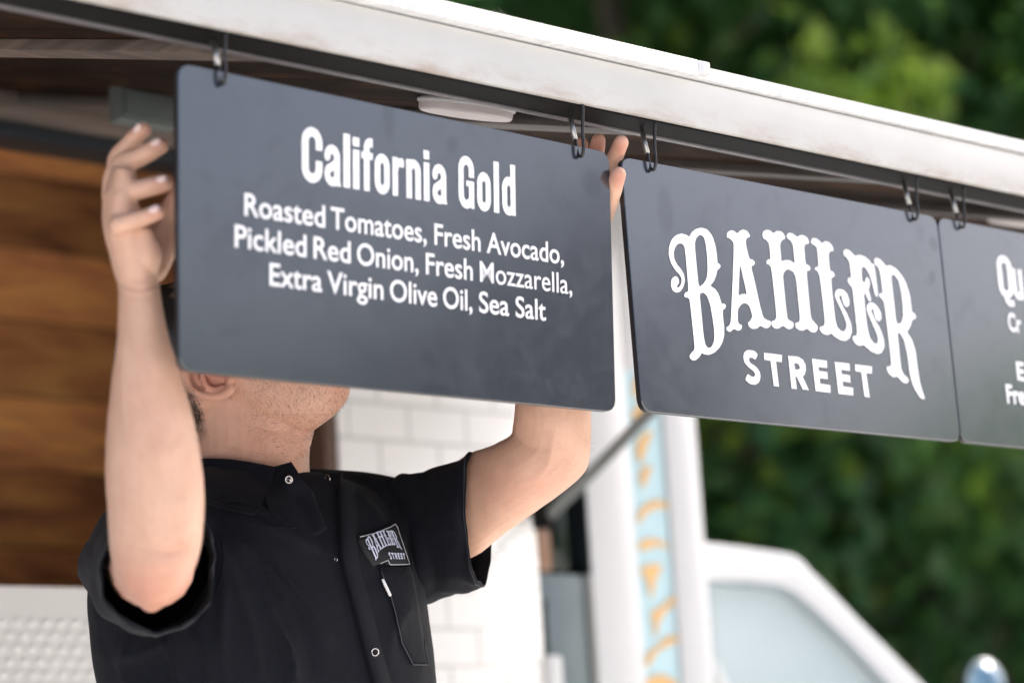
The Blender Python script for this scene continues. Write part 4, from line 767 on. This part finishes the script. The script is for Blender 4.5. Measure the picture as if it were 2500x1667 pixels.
# skin tints: red at knuckles, ear, elbow (underside shade painted in), beard area, hairline
def blob(x, y, rx, ry, lo, hi): return np.exp(-(((px[:, 0]-x)/rx)**2+((px[:, 1]-y)/ry)**2)*1.5)*((px[:, 2] > lo) & (px[:, 2] < hi))
red = .5*np.clip((px[:, 1]-1320)/120, 0, 1)*(px[:, 2] < 2.58)+.22*blob(425, 1345, 70, 40, 2.2, 2.5)+.85*blob(510, 915, 80, 60, 2.7, 2.83)
for P, r in FF: red += .8*blob(P[-1][0], P[-1][1]+12, 26, 30, 2.7, 2.95)
for P, r in NF: red += .5*blob(P[-1][0]-8, P[-1][1], 28, 26, 2.3, 2.55)
red += .35*blob(830, 960, 50, 60, 2.7, 3)+.38*blob(640, 1080, 260, 160, 2.7, 3)+.3*blob(1300, 1200, 180, 90, 2.7, 3.1)
jaw = np.clip((px[:, 0]-560)/70, 0, 1)*np.clip((1150-px[:, 1])/60, 0, 1)*(px[:, 1] > 700)*(px[:, 0] < 880)*(px[:, 2] > 2.74)
jaw *= np.clip(1-np.abs((px[:, 1]-960+(px[:, 0]-700)*.0)/230), 0, 1)**.4
lc = (V-HO); fu, ff = lc@hu, lc@hf
scalp = np.clip((-.020-ff-.35*np.clip(fu, -1, 0)*0-.0)/.02, 0, 1)*np.clip((fu+.105)/.03, 0, 1)*(px[:, 2] > 2.7)*(px[:, 1] < 1075)*(px[:, 0] < 640)
hx = np.where(px[:, 1] > 945, 476+(px[:, 1]-945)*.24, 476-(945-px[:, 1])*.5)
scalp *= np.clip((hx+8-px[:, 0])/22, 0, 1)*np.clip((1085-px[:, 1])/60, 0, 1)
scalp = np.maximum(scalp, np.clip((fu-.075)/.02, 0, 1)*(px[:, 2] > 2.7)*(px[:, 0] < 700)*(px[:, 1] < 900))
ca = man.data.color_attributes.new('tint', 'FLOAT_COLOR', 'POINT')
ca.data.foreach_set('color', np.column_stack([np.clip(red, 0, 1), np.clip(jaw, 0, 1)*.24, np.clip(scalp, 0, 1)*.68, np.ones(len(V))]).ravel())
M_nail = mat('nail', (.80, .60, .55), .2)
for a_, b_, r_ in NAILS:
    t_ = (b_-a_)/np.linalg.norm(b_-a_); dn_ = -CF*.75+CU*.6; dn_ -= t_*(dn_@t_); dn_ /= np.linalg.norm(dn_); sd__ = np.cross(t_, dn_)
    V2, F2 = ellipsoid((0, 0, 0), (.0060, .0046, .0016), 16, 10); c_ = b_-t_*.0010+dn_*(r_*1.02)
    obj('fingernail', [c_+t_*x+sd__*y+dn_*(z-y*y*60) for x, y, z in V2], F2, M_nail, man)
# eyes and brows
M_eye = mat('eye_white', (.75, .73, .70), .15); M_iris = mat('iris', (.07, .04, .02), .1); M_hair = mat('dark_hair', (.018, .014, .013), .42, var=.4, scale=60)
for s in (1, -1):
    V2, F2 = hell(.0905, .022, .032*s, (.0085, .0105, .0065), 14, 10); e = obj('eye', V2, F2, M_eye, man)
    V2, F2 = hell(.0985, .022, .032*s, (.0015, .0045, .0045), 12, 8); obj('iris', V2, F2, M_iris, e)
    obj('eyebrow', *tube([hl(.088+.006*math.sin(t*3), .042+.003*math.sin(t*3), s*(.016+.032*t)) for t in np.linspace(0, 1, 8)], [.0015, .003, .0035, .0035, .003, .0028, .002, .001], 8), M_hair, man)
def strands(idx_p, idx_n, dirs, length, width, jitter, seed=3):
    g = np.random.default_rng(seed); mb = MB()
    Vs = []; Fs_ = []
    for p, n, d in zip(idx_p, idx_n, dirs):
        d = d+g.normal(0, jitter, 3); d -= n*(d@n)*.75; d /= np.linalg.norm(d)+1e-9; s = np.cross(d, n); s /= np.linalg.norm(s)+1e-9
        l = length*(.6+.8*g.random()); b = p-n*.0004; k = len(Vs)
        Vs += [b-s*width/2, b+s*width/2, b+d*l*.55+n*l*.22+s*width*.35, b+d*l*.55+n*l*.22-s*width*.35, b+d*l+n*l*.28]; Fs_ += [(k, k+1, k+2, k+3), (k+3, k+2, k+4)]
    return Vs, Fs_
g2 = np.random.default_rng(5)
pw = np.clip(scalp, 0, 1); sel = g2.choice(len(V), 15000, p=pw/pw.sum())
V2, F2 = strands(V[sel], N[sel], np.tile(-hu*.8-hf*.5, (len(sel), 1)), .0065, .00045, .45)
V3, F3 = hell(-.004, .052, 0, (.0935, .0745, .0865)); V3 = np.array(V3); keep = ((V3-HO)@hf < .045) & ((V3-HO)@hu > .045)
F3 = [f for f in F3 if all(keep[list(f)])]; n2 = len(V2)
obj('hair', list(V2)+list(V3), list(F2)+[[i+n2 for i in f] for f in F3], M_hair, man)
pw = np.clip(jaw, 0, 1)*(N@CF < .3); sel = g2.choice(len(V), 3600, p=pw/pw.sum())
flow = np.array([CR*(.35 if px[i, 1] < 1010 else 1.0)-CU*(1.0 if px[i, 1] < 1010 else .25)-CF*.1 for i in sel])
obj('stubble', *strands(V[sel], N[sel], flow, .0040, .00024, .30), mat('stubble_hair', (.045, .028, .02), .5), man)

# fine hair on the forearms
fa = ((px[:, 2] < 2.52) & (px[:, 1] > 740) & (px[:, 1] < 1330))*1.0+((px[:, 0] > 1170) & (px[:, 1] > 900) & (px[:, 1] < 1300) & (px[:, 2] > 2.75))*.8
fa *= (N@CF < .5); sel = g2.choice(len(V), 1500, p=fa/fa.sum())
dirs = np.array([(-CU*.9+CR*.4) if px[i, 2] < 2.6 else (-CU*.8+CR*.5 if px[i, 1] < 1080 else CR*.8+CU*.3) for i in sel])
obj('arm_hair', *strands(V[sel], N[sel], dirs, .0080, .00012, .35, 9), mat('fine_hair', (.20, .12, .075), .4), man)

# ------------------------------------------------------------------ shirt
def cloth(name, c=(.0050, .0062, .0120)):
    m = mat(name, c, .85, color2=[x*.45 for x in c], scale=420, detail=3, sheen=.03, spec=.2); nt = m.node_tree; b = nt.nodes['Principled BSDF']
    ge = node(nt, 'ShaderNodeNewGeometry'); nz = node(nt, 'ShaderNodeTexNoise', Scale=900., Detail=2); n2 = node(nt, 'ShaderNodeTexNoise', Scale=26., Detail=4, Distortion=.8)
    nt.links.new(ge.outputs['Position'], nz.inputs['Vector']); nt.links.new(ge.outputs['Position'], n2.inputs['Vector'])
    b1 = node(nt, 'ShaderNodeBump', Strength=.15, Distance=.0006); b2 = node(nt, 'ShaderNodeBump', Strength=.22, Distance=.006)
    nt.links.new(nz.outputs[0], b1.inputs['Height']); nt.links.new(n2.outputs[0], b2.inputs['Height']); nt.links.new(b2.outputs[0], b1.inputs['Normal']); nt.links.new(b1.outputs[0], b.inputs['Normal'])
    return m
M_cloth = cloth('black_twill'); M_stitch = mat('edge_stitch', (.05, .052, .062), .8)
def ring_torso(px_, py_, d, a, b, n=40, e=2.5):
    c = U(px_, py_, d); V = []
    for k in range(n):
        t = 2*math.pi*k/n; cx, sy = math.cos(t), math.sin(t)
        V.append(c+np.array([a*math.copysign(abs(cx)**(2/e), cx), b*math.copysign(abs(sy)**(2/e), sy), 0]))
    return V
rings = [ring_torso(*r) for r in ((625, 1168, 2.885, .10, .075), (622, 1200, 2.885, .150, .090), (622, 1240, 2.88, .178, .108), (622, 1300, 2.87, .192, .125), (628, 1380, 2.86, .203, .138), (638, 1480, 2.853, .210, .142), (650, 1590, 2.85, .212, .142), (664, 1680, 2.85, .209, .142), (672, 1800, 2.85, .208, .142), (676, 1900, 2.85, .212, .146))]
TV = [v for r in rings for v in r]; n = 40; TF = [(i*n+k, i*n+(k+1) % n, (i+1)*n+(k+1) % n, (i+1)*n+k) for i in range(len(rings)-1) for k in range(n)]+[tuple(range(n))[::-1], tuple((len(rings)-1)*n+k for k in range(n))]
sp = [(TV, TF)]
sp.append(capsule([U(600, 1245, 2.86), U(470, 1290, 2.77), U(362, 1372, 2.70)], [.060, .066, .070]))
sp.append(capsule([U(660, 1245, 2.90), U(800, 1252, 2.95), U(900, 1262, 2.965), U(985, 1305, 2.955)], [.055, .054, .056, .070]))
SV, SN, SF = fuse(sp, .005, 14, .6)
spx = to_px(SV); front = (SN@CF) < .25
for P, h, w_ in (([(520, 1260), (600, 1330), (700, 1430), (800, 1560)], .011, 12), ([(540, 1230), (640, 1255), (770, 1345)], .008, 9), ([(570, 1280), (640, 1370), (690, 1460)], -.006, 9), ([(400, 1560), (430, 1620), (440, 1700)], .008, 12), ([(650, 1480), (700, 1580), (715, 1680)], .008, 10), ([(560, 1245), (660, 1290), (760, 1330)], .006, 14), ([(500, 1300), (560, 1400), (610, 1530), (640, 1667)], .008, 22),
                 ([(530, 1330), (545, 1450), (540, 1600), (560, 1700)], .007, 18), ([(470, 1545), (500, 1580), (520, 1660)], .006, 16), ([(420, 1560), (350, 1590), (300, 1600)], .005, 14), ([(620, 1340), (690, 1420), (740, 1520), (760, 1640)], -.006, 24),
                 ([(860, 1200), (900, 1240), (940, 1290)], .006, 13), ([(905, 1180), (960, 1250), (985, 1330)], .007, 13), ([(330, 1545), (300, 1620), (330, 1700)], .006, 20), ([(1000, 1480), (960, 1530), (950, 1620)], .004, 18), ([(700, 1560), (720, 1640), (730, 1720)], .005, 20)):
    SV = fold(SV, SN, P, h, w_)
SV = SV+SN*np.array([.0022*noise.noise(Vector(v)*11)+.0012*noise.noise(Vector(v)*27) for v in SV])[:, None]
shirt = obj('shirt', SV, SF, M_cloth, man)
bvh = BVHTree.FromPolygons([Vector(v) for v in SV], SF)
def on_shirt(px_, py_, off=.0012):
    d = ray(px_, py_); h = bvh.ray_cast(Vector(CAM), Vector(d).normalized())
    if h[0] is None: return U(px_, py_, 2.78)
    nn = np.array(h[1]); nn = nn if nn@CF < 0 else -nn
    return np.array(h[0])+nn*off
def sleeve(secs, thick, name, n=56, sub=6, wob=.003, seed=0):
    """open tube of cloth; secs as in loft but with the depth axis given as (dx px, dd m)"""
    S = catmull(np.array([list(a)+list(b)+[d, dx, ddp] for a, b, d, dx, ddp in secs], float), sub); V = []; m = len(S)
    for layer in (0, 1):
        for i, (ax, ay, bx, by, d, dx, ddp) in enumerate(S if layer == 0 else S[::-1]):
            A, B = U(ax, ay, d), U(bx, by, d); c = (A+B)/2; e1 = (A-B)/2; cxp, cyp = (ax+bx)/2, (ay+by)/2; e2 = U(cxp+dx, cyp, d+ddp)-U(cxp, cyp, d)
            ii = i if layer == 0 else m-1-i
            for k in range(n):
                t = 2*math.pi*k/n; r = e1*math.cos(t)+e2*math.sin(t); L_ = np.linalg.norm(r)
                wv = wob*(noise.noise(Vector((math.cos(t)*1.6+seed, math.sin(t)*1.6, ii*.11)))+.6*noise.noise(Vector((math.cos(t)*3.3, math.sin(t)*3.3+seed, ii*.2))))
                V.append(c+r*((L_+wv-(thick if layer else 0))/L_))
    M2 = 2*m; Fs = [(i*n+k, i*n+(k+1) % n, ((i+1) % M2)*n+(k+1) % n, ((i+1) % M2)*n+k) for i in range(M2) for k in range(n)]
    o = obj(name, V, Fs, M_cloth, shirt)
    bm = bmesh.new(); bm.from_mesh(o.data); bmesh.ops.recalc_face_normals(bm, faces=bm.faces); bm.to_mesh(o.data); bm.free()
    q = np.array(V[(m-3)*n:(m-2)*n]); c = q.mean(0); return o, np.array(V[(m-1)*n:m*n]), q+(q-c)*.004
# near sleeve: opening faces the camera, elbow comes out of it
s1, rim1, st1 = sleeve([((350, 1228), (352, 1540), 2.72, 152, .0), ((352, 1224), (354, 1546), 2.675, 155, .0), ((366, 1225), (366, 1546), 2.62, 151, .0), ((380, 1228), (378, 1545), 2.56, 145, .009), ((393, 1232), (392, 1541), 2.505, 139, .018)], .0022, 'sleeve', wob=.0075, seed=1)
obj('hem', *tube(st1, .00045, 5, True), M_stitch, shirt)
s2, rim2, st2 = sleeve([((940, 1172), (990, 1440), 2.975, 8, .068), ((984, 1150), (1022, 1478), 2.955, 14, .066), ((1041, 1148), (1075, 1459), 2.935, 22, .064), ((1085, 1128), (1112, 1446), 2.915, 28, .062), ((1139, 1113), (1158, 1434), 2.895, 30, .060), ((1156, 1112), (1180, 1432), 2.890, 30, .060)], .0022, 'sleeve', wob=.0075, seed=5)
obj('hem', *tube(st2, .00045, 5, True), M_stitch, shirt)
# collar: near leaf, open stand with snap, far leaf
def ds(x, y, off=.006):
    return (x, y, (on_shirt(x, y, 0)-CAM)@CF-off)
NC = lambda x: np.interp(x, [440, 500, 560, 620, 680, 720, 760], [2.86, 2.815, 2.803, 2.80, 2.80, 2.803, 2.81])
V, Fs = sheet([[(455, 1122, 2.85), (494, 1119, 2.812), (555, 1121, 2.798), (620, 1130, 2.795), (672, 1140, 2.792)],
               [(450, 1170, 2.845), (494, 1170, 2.798), (552, 1176, 2.782), (610, 1186, 2.776), (655, 1196, 2.774)],
               [ds(450, 1222, -.002), ds(496, 1226), ds(545, 1240), ds(590, 1250), ds(620, 1256, .008)]]); obj('collar', V, Fs, M_cloth, shirt)
V, Fs = sheet([[(640, 1146, 2.800), (672, 1139, 2.796), (694, 1133, 2.794), (712, 1128, 2.793)],
               [(640, 1185, 2.788), (680, 1178, 2.782), (712, 1176, 2.779), (738, 1168, 2.780)],
               [ds(650, 1230, .004), ds(695, 1225, .006), ds(735, 1222, .007), (768, 1212, ds(755, 1225)[2]-.008)],
               [ds(665, 1300, -.003), ds(715, 1305, -.003), ds(765, 1310, -.002), ds(797, 1290, .002)]]); obj('collar', V, Fs, M_cloth, shirt)
V, Fs = sheet([[(752, 1148, 2.875), (785, 1153, 2.868), (815, 1157, 2.862), (835, 1153, 2.858)],
               [(758, 1180, 2.868), (788, 1182, 2.858), (815, 1180, 2.852), (832, 1176, 2.850)],
               [(768, 1225, 2.852), (795, 1225, 2.842), (818, 1222, 2.838), (836, 1215, 2.840)],
               [(782, 1275, 2.836), (805, 1275, 2.826), (830, 1270, 2.824), (852, 1254, 2.830)]]); obj('collar', V, Fs, M_cloth, shirt)
V, Fs = sheet([[(822, 1172, 2.856), (832, 1184, 2.858), (842, 1196, 2.872)], [(826, 1215, 2.842), (845, 1218, 2.85), (862, 1222, 2.868)], [(832, 1250, 2.836), (858, 1255, 2.842), (882, 1266, 2.85)]]); obj('collar', V, Fs, M_cloth, shirt)
# buttoned front: overlapping panel with a raised edge
ed = [(822, 1190), (824, 1260), (826, 1342), (836, 1400), (861, 1492), (889, 1604), (912, 1680), (940, 1760)]
rows = []
for x, y in catmull(ed, 4):
    rows.append([on_shirt(x, y, .0062), on_shirt(x+4, y, .0075), on_shirt(x+18, y-2, .0060), on_shirt(x+36, y-3, .0030), on_shirt(x+54, y-4, -.0015)])
G = np.array(rows); a_, b_ = G.shape[:2]
Fs = [(i*b_+j, (i+1)*b_+j, (i+1)*b_+j+1, i*b_+j+1) for i in range(a_-1) for j in range(b_-1)]
V = list(G.reshape(-1, 3)); o_ = len(V); V += [on_shirt(x+2, y, .0005) for x, y in catmull(ed, 4)]
Fs += [(i*b_, o_+i, o_+i+1, (i+1)*b_) for i in range(a_-1)]
obj('placket', V, Fs, M_cloth, shirt)
sh = [(792, 1262), (800, 1320), (812, 1385), (835, 1450), (858, 1545), (884, 1640), (905, 1710)]
# pocket with stitched edge
pk = [(922, 1384), (1000, 1384), (1012, 1440), (1026, 1530), (1040, 1622), (1004, 1622), (976, 1568), (963, 1503), (949, 1454)]
def patch(name, loop, off, m, smooth=True, grid=None):
    c = np.mean(loop, 0); V = [on_shirt(*c, off)]; R = 5; n = len(loop)
    for r in range(1, R+1):
        for x, y in loop: V.append(on_shirt(c[0]+(x-c[0])*r/R, c[1]+(y-c[1])*r/R, off if r < R else off*.85))
    for x, y in loop: V.append(on_shirt(c[0]+(x-c[0])*1.01, c[1]+(y-c[1])*1.01, 0))
    Fs = [(0, 1+k, 1+(k+1) % n) for k in range(n)]+[(1+(r-1)*n+k, 1+r*n+k, 1+r*n+(k+1) % n, 1+(r-1)*n+(k+1) % n) for r in range(1, R+1) for k in range(n)]
    return obj(name, V, Fs, m, shirt)
def dens(P, n=10): 
    P = np.array(P, float); return [tuple(P[i]+(P[(i+1) % len(P)]-P[i])*t) for i in range(len(P)) for t in np.arange(n)/n]
patch('pocket', dens(pk, 5), .003, M_cloth)
obj('pocket_seam', *tube([on_shirt(x, y, .0032) for x, y in dens(pk, 6)[20:]], .0007, 6), M_stitch, shirt)
# logo patch
pt = [(872, 1316), (915, 1304), (945, 1288), (958, 1284), (963, 1292), (978, 1338), (991, 1379), (945, 1380), (939, 1369), (909, 1382), (888, 1350)]
pp = patch('logo_patch', dens(pt, 4), .0045, mat('patch_black', (.010, .011, .014), .8))
edge = dens([(872, 1315), (915, 1304), (945, 1288), (958, 1284), (963, 1292), (991, 1379), (945, 1380), (939, 1369), (909, 1382)], 5)[:-6]
obj('patch_edge', *tube([on_shirt(x, y, .0052) for x, y in edge], .0006, 5), mat('pale_thread', (.42, .42, .44), .7), shirt)
# perspective map from the big logo's pixels to the patch
src = lg([(155, 168), (1985, 395), (2040, 1435), (310, 1147)]); dst = [(881, 1320), (953, 1292), (971, 1345), (908, 1370)]
A = []; bb = []
for (x, y), (X, Y) in zip(src, dst): A += [[x, y, 1, 0, 0, 0, -X*x, -X*y], [0, 0, 0, x, y, 1, -Y*x, -Y*y]]; bb += [X, Y]
Hm = np.append(np.linalg.solve(np.array(A), np.array(bb)), 1).reshape(3, 3)
def toward(x, y):
    q = Hm@np.array([x, y, 1]); q = q[:2]/q[2]; return on_shirt(q[0], q[1], .0062)
mb = MB()
for gsh in LOGO: poly_st(mb, [lg(chaikin(l, 1)) for l in gsh], toward)
ssrc = lg([(707, 1068), (1655, 1190), (1640, 1417), (720, 1325)]); sdst = [(938, 1352), (977, 1354), (978, 1367), (943, 1368)]
A = []; bb = []
for (x, y), (X, Y) in zip(ssrc, sdst): A += [[x, y, 1, 0, 0, 0, -X*x, -X*y], [0, 0, 0, x, y, 1, -Y*x, -Y*y]]; bb += [X, Y]
Hm = np.append(np.linalg.solve(np.array(A), np.array(bb)), 1).reshape(3, 3)
for gsh in STREET: poly_st(mb, [lg(l) for l in gsh], toward)
obj('patch_lettering', mb.V, mb.F, mat('white_thread', (.62, .66, .80), .6), shirt, smooth=False)
# snaps
M_snap = mat('snap_metal', (.52, .50, .50), .25, metal=1)
def snap(c, nrm, r, ring):
    nrm = nrm/np.linalg.norm(nrm); x = np.cross(nrm, CU); x /= np.linalg.norm(x); y = np.cross(nrm, x); mb = MB()
    P = [c+nrm*.0012+r*(math.cos(t)*x+math.sin(t)*y) for t in np.arange(24)*math.pi/12]; mb.tube(P, r*.22, 8, True)
    if not ring:
        prof = [(r*.85, .001), (r*.7, .0022), (r*.45, .0024), (r*.3, .004), (.0001, .0045)]; k = len(mb.V); V = []
        for rr_, h in prof: V += [c+nrm*h+rr_*(math.cos(t)*x+math.sin(t)*y) for t in np.arange(16)*math.pi/8]
        mb.add(V, [(i*16+j, i*16+(j+1) % 16, (i+1)*16+(j+1) % 16, (i+1)*16+j) for i in range(len(prof)-1) for j in range(16)])
    return obj('snap_button', mb.V, mb.F, M_snap, shirt)
tow = -CF
snap(U(705, 1170, 2.7775), tow+.2*CR, .0040, False)
snap(U(801, 1168, 2.852), tow-.9*CR, .0042, True)
snap(on_shirt(906, 1590, .0065), tow+.3*CR, .0041, True)
snap(on_shirt(818, 1366, .003), tow-.9*CR, .0022, True)
for P in ([(966, 1172), (980, 1240), (996, 1330), (1010, 1420), (1016, 1474)], [(470, 1545), (500, 1500), (530, 1440), (545, 1380), (538, 1310)], [(545, 1262), (600, 1275), (660, 1284), (720, 1290)]):
    q = [on_shirt(x, y, .0006) for x, y in catmull(P, 6)]; obj('seam', *tube(q, .0006, 5), M_cloth, shirt)
# trousers, shoes and a step under him
M_trs = mat('dark_trousers', (.02, .02, .024), .85)
tp = [capsule([HIP+np.array([0, 0, .12]), HIP+np.array([0, 0, -.02])], [.145, .15])]
for s, fx in ((-1, -.10), (1, .10)):
    h0 = HIP+np.array([s*.09, 0, -.02]); tp.append(capsule([h0, np.array([h0[0]+fx*.2, h0[1]-.02, .82]), np.array([h0[0]+fx*.3, h0[1]+.02, .42])], [.092, .068, .056]))
Vt, Nt, Ft = fuse(tp, .012, 5); obj('trousers', Vt, Ft, M_trs, man)
for s, fx in ((-1, -.10), (1, .10)):
    h0 = HIP+np.array([s*.09, 0, 0]); c = np.array([h0[0]+fx*.3, h0[1], .34])
    V, Fs = capsule([c+np.array([0, .05, .0]), c+np.array([0, -.07, -.005]), c+np.array([0, -.17, -.015])], [.045, .043, .034]); obj('shoe', V, Fs, M_dark, man)
mb = MB(); sx, sy = HIP[0], HIP[1]-.05
mb.box((sx-.32, sy-.2, .255), (sx+.32, sy+.2, .29))
for ax in (-.28, .28):
    for ay in (-.16, .16): mb.box((sx+ax-.02, sy+ay-.02, 0.001), (sx+ax+.02, sy+ay+.02, .2545))
tag(mb.obj('step_stool', M_steel, None, .004), 'low grey step under the man in the black shirt', 'step stool')
# pen in the pocket
pa, pb = on_shirt(929, 1417, .004), on_shirt(946, 1453, .004)
V, Fs = capsule([pa, (pa+pb)/2, pb], [.0017, .0018, .0018], 12); tag(obj('pen', V, Fs, mat('pen_white', (.80, .79, .80), .35)), 'white pen clipped in the shirt pocket under the logo patch', 'pen')
# ------------------------------------------------------------------ trees
def leaf_mat(name, c1, c2, c3):
    m = bpy.data.materials.new(name); m.use_nodes = True; nt = m.node_tree; b = nt.nodes['Principled BSDF']; Ln = nt.links.new
    at = node(nt, 'ShaderNodeAttribute', attribute_name='tone')
    r = ramp(nt, [(.0, c1), (.6, c2), (1., c3)]); Ln(at.outputs['Fac'], r.inputs[0]); Ln(r.outputs[0], b.inputs['Base Color'])
    b.inputs['Roughness'].default_value = .38
    tr = node(nt, 'ShaderNodeBsdfTranslucent'); hs = node(nt, 'ShaderNodeHueSaturation', Saturation=1.15, Value=2.15); Ln(r.outputs[0], hs.inputs['Color']); Ln(hs.outputs[0], tr.inputs[0])
    mx = node(nt, 'ShaderNodeMixShader'); mx.inputs[0].default_value = .6; Ln(b.outputs[0], mx.inputs[1]); Ln(tr.outputs[0], mx.inputs[2])
    Ln(mx.outputs[0], nt.nodes['Material Output'].inputs[0]); return m
M_leaf = leaf_mat('green_leaves', (.042, .100, .042), (.088, .170, .058), (.17, .235, .048))
M_leafd = leaf_mat('dark_leaves', (.042, .105, .040), (.092, .185, .054), (.15, .21, .04))
M_bark = mat('bark', (.09, .07, .055), .9, var=.5, scale=14, bump=.6, bscale=30)
def crown_mesh(seed, nleaf, clumps, rx, rz, size):
    g = np.random.default_rng(seed)
    u = g.normal(size=(clumps, 3)); u /= np.linalg.norm(u, axis=1)[:, None]; rad = g.random(clumps)**.45
    cc = u*rad[:, None]*np.array([rx, rx, rz]); cs = .24+.28*g.random(clumps); ct = np.clip(g.normal(.44, .32, clumps), 0, 1)
    k = g.integers(0, clumps, nleaf); p = cc[k]+g.normal(size=(nleaf, 3))*cs[k][:, None]*np.array([.8, .8, .6])
    a = g.normal(size=(nleaf, 3))+np.array([0, 0, -.3]); a /= np.linalg.norm(a, axis=1)[:, None]
    nrm = g.normal(size=(nleaf, 3))*.9+np.array([0, 0, 1.]); sd_ = np.cross(a, nrm); sd_ /= np.linalg.norm(sd_, axis=1)[:, None]+1e-9; up = np.cross(sd_, a)
    s = size*(.6+.8*g.random(nleaf))[:, None]
    V = np.stack([p, p+a*s*.5+sd_*s*.30+up*s*.08, p+a*s*1.05-up*s*.1, p+a*s*.5-sd_*s*.30+up*s*.08], 1).reshape(-1, 3)
    Fs = np.arange(nleaf*4).reshape(-1, 4)[:, [0, 1, 2, 3]]
    me = bpy.data.meshes.new('crown'); me.from_pydata(V.tolist(), [], Fs.tolist()); me.update()
    tone = np.clip(np.repeat(ct[k]+g.normal(0, .13, nleaf), 4), 0, 1)
    at = me.attributes.new('tone', 'FLOAT', 'POINT'); at.data.foreach_set('value', tone.astype(np.float32))
    return me
def trunk_mesh(seed, h, r, rx, zc, rz):
    g = np.random.default_rng(seed); mb = MB()
    mb.tube(catmull([(0, 0, -.1), (.08, .03, h*.3), (-.05, .05, h*.6), (.05, 0, zc+rz*.5)], 5), np.linspace(r, r*.25, 16), 10)
    for i in range(9):
        z = h*.35+g.random()*(zc-h*.2); a = g.random()*6.28; l = rx*(.5+.4*g.random())
        P = [(0, 0, z), (math.cos(a)*l*.4, math.sin(a)*l*.4, z+.35*l), (math.cos(a)*l, math.sin(a)*l, z+.6*l)]; mb.tube(catmull(P, 4), np.linspace(r*.22, r*.05, 9), 7)
    me = bpy.data.meshes.new('trunk'); me.from_pydata(mb.V, [], mb.F); me.update(); return me
kinds = []
for sd, nl, cl, rx, zc, rz, size, mt in ((11, 15000, 85, 2.5, 4.7, 4.2, .17, M_leaf), (12, 14000, 75, 2.7, 4.9, 4.3, .18, M_leafd), (13, 13000, 60, 2.2, 4.4, 4.0, .15, M_leaf)):
    cm = crown_mesh(sd, nl, cl, rx, rz, size); cm.materials.append(mt); tm = trunk_mesh(sd, 5.5, .19, rx, zc, rz); tm.materials.append(M_bark); kinds.append((cm, tm, zc))
def tree(dist, az, kind, s, rot, label):
    a = math.radians(az); e = empty('tree', (dist*math.cos(a), dist*math.sin(a), 0), label, 'tree', 'trees behind the food truck'); e.scale = (s, s, s); e.rotation_euler = (0, 0, rot)
    cm, tm, zc = kinds[kind]
    c = bpy.data.objects.new('crown', cm); COL.objects.link(c); c.parent = e; c.location = (0, 0, zc)
    t = bpy.data.objects.new('trunk', tm); COL.objects.link(t); t.parent = e
tree(13.0, 44.8, 0, 1.0, .4, 'leafy green tree rising behind the awning, above the logo board')
tree(13.8, 37.2, 0, 1.05, 2.2, 'bright green tree seen at the far right above the awning edge')
tree(15.5, 41.2, 2, 1.15, 3.5, 'dark green tree over the cab, between two brighter trees')
tree(14.5, 51.2, 2, 1.1, 5.0, 'dark tree at the left end of the trees above the awning')
tree(13.5, 31.0, 0, .95, 1.3, 'dark shaded tree at the right edge behind the last menu board')
# unseen trees, added to shape the reflections in the boards
for dist_, az_, k_, s_, r_, lb in ((30, -49.5, 1, .62, .3, 'small unseen tree, added for its reflection in the menu board the man holds'), (33, -53, 1, .66, 1.9, 'rounder unseen tree, added for its reflection near the left edge of the held board'),
                                   (30, -57, 0, .48, 4.0, 'small bright unseen tree, added at the far left of the reflections'), (22, -27.0, 1, .66, 2.4, 'dark unseen tree, added for its reflection in the last menu board')):
    tree(dist_, az_, k_, s_, r_, lb)
# grey gabled shed out of view, added to slant the reflection in the held board
ga = math.radians(-54.6); gd = np.array([math.cos(ga), math.sin(ga), 0]); gr = np.array([-math.sin(ga), math.cos(ga), 0]); gc = np.array([1.5, 1.9, 0])+gd*17
sh_ = [(-4.2, 0), (-4.2, 1.1), (-.0, 3.75), (1.55, 4.75), (4.0, 6.3), (4.0, 0)]
V = [gc+gr*x+gd*y+np.array([0, 0, z]) for y in (0, 4) for x, z in sh_]; n = len(sh_)
shed = MB().add(V, [tuple(range(n)), tuple(range(n, 2*n))[::-1]]+[(i, (i+1) % n, (i+1) % n+n, i+n) for i in range(n)]).obj('shed', mat('shed_grey', (.22, .22, .225), .8, var=.15), None)
tag(shed, 'grey gabled shed out of view, added for its reflection in the board the man holds', 'shed')
tree(20, 47.5, 1, 1.35, .9, 'tall dark tree farther back, behind the left pair of trees')
tree(20, 39.0, 1, 1.35, 2.9, 'tall dark tree farther back, behind the cab roof')
tree(21, 34.0, 1, 1.35, 4.1, 'tall dark tree farther back at the right edge')
tree(21, 43.2, 1, 1.4, 5.5, 'tall dark tree farther back, behind the middle of the row')
# undergrowth that closes the view under the crowns
g = np.random.default_rng(21); V = []; nl = 22000
az = np.radians(g.uniform(29, 56, nl)); dist = g.uniform(15.5, 19, nl); z = g.uniform(0, 1, nl)**1.0*3.6
p = np.stack([dist*np.cos(az), dist*np.sin(az), z], 1); a = g.normal(size=(nl, 3)); a /= np.linalg.norm(a, axis=1)[:, None]; sd_ = np.cross(a, g.normal(size=(nl, 3))+[0, 0, 1]); sd_ /= np.linalg.norm(sd_, axis=1)[:, None]
s = (.16+.18*g.random(nl))[:, None]; V = np.stack([p, p+a*s*.5+sd_*s*.32, p+a*s, p+a*s*.5-sd_*s*.32], 1).reshape(-1, 3)
o = obj('undergrowth', V, np.arange(nl*4).reshape(-1, 4), M_leafd, smooth=False)
at = o.data.attributes.new('tone', 'FLOAT', 'POINT'); at.data.foreach_set('value', np.repeat(np.clip(.35+.3*np.sin(az*40)+g.normal(0, .12, nl), 0, 1), 4).astype(np.float32))
tag(o, 'dense dark undergrowth below the trees', 'undergrowth', kind='stuff')
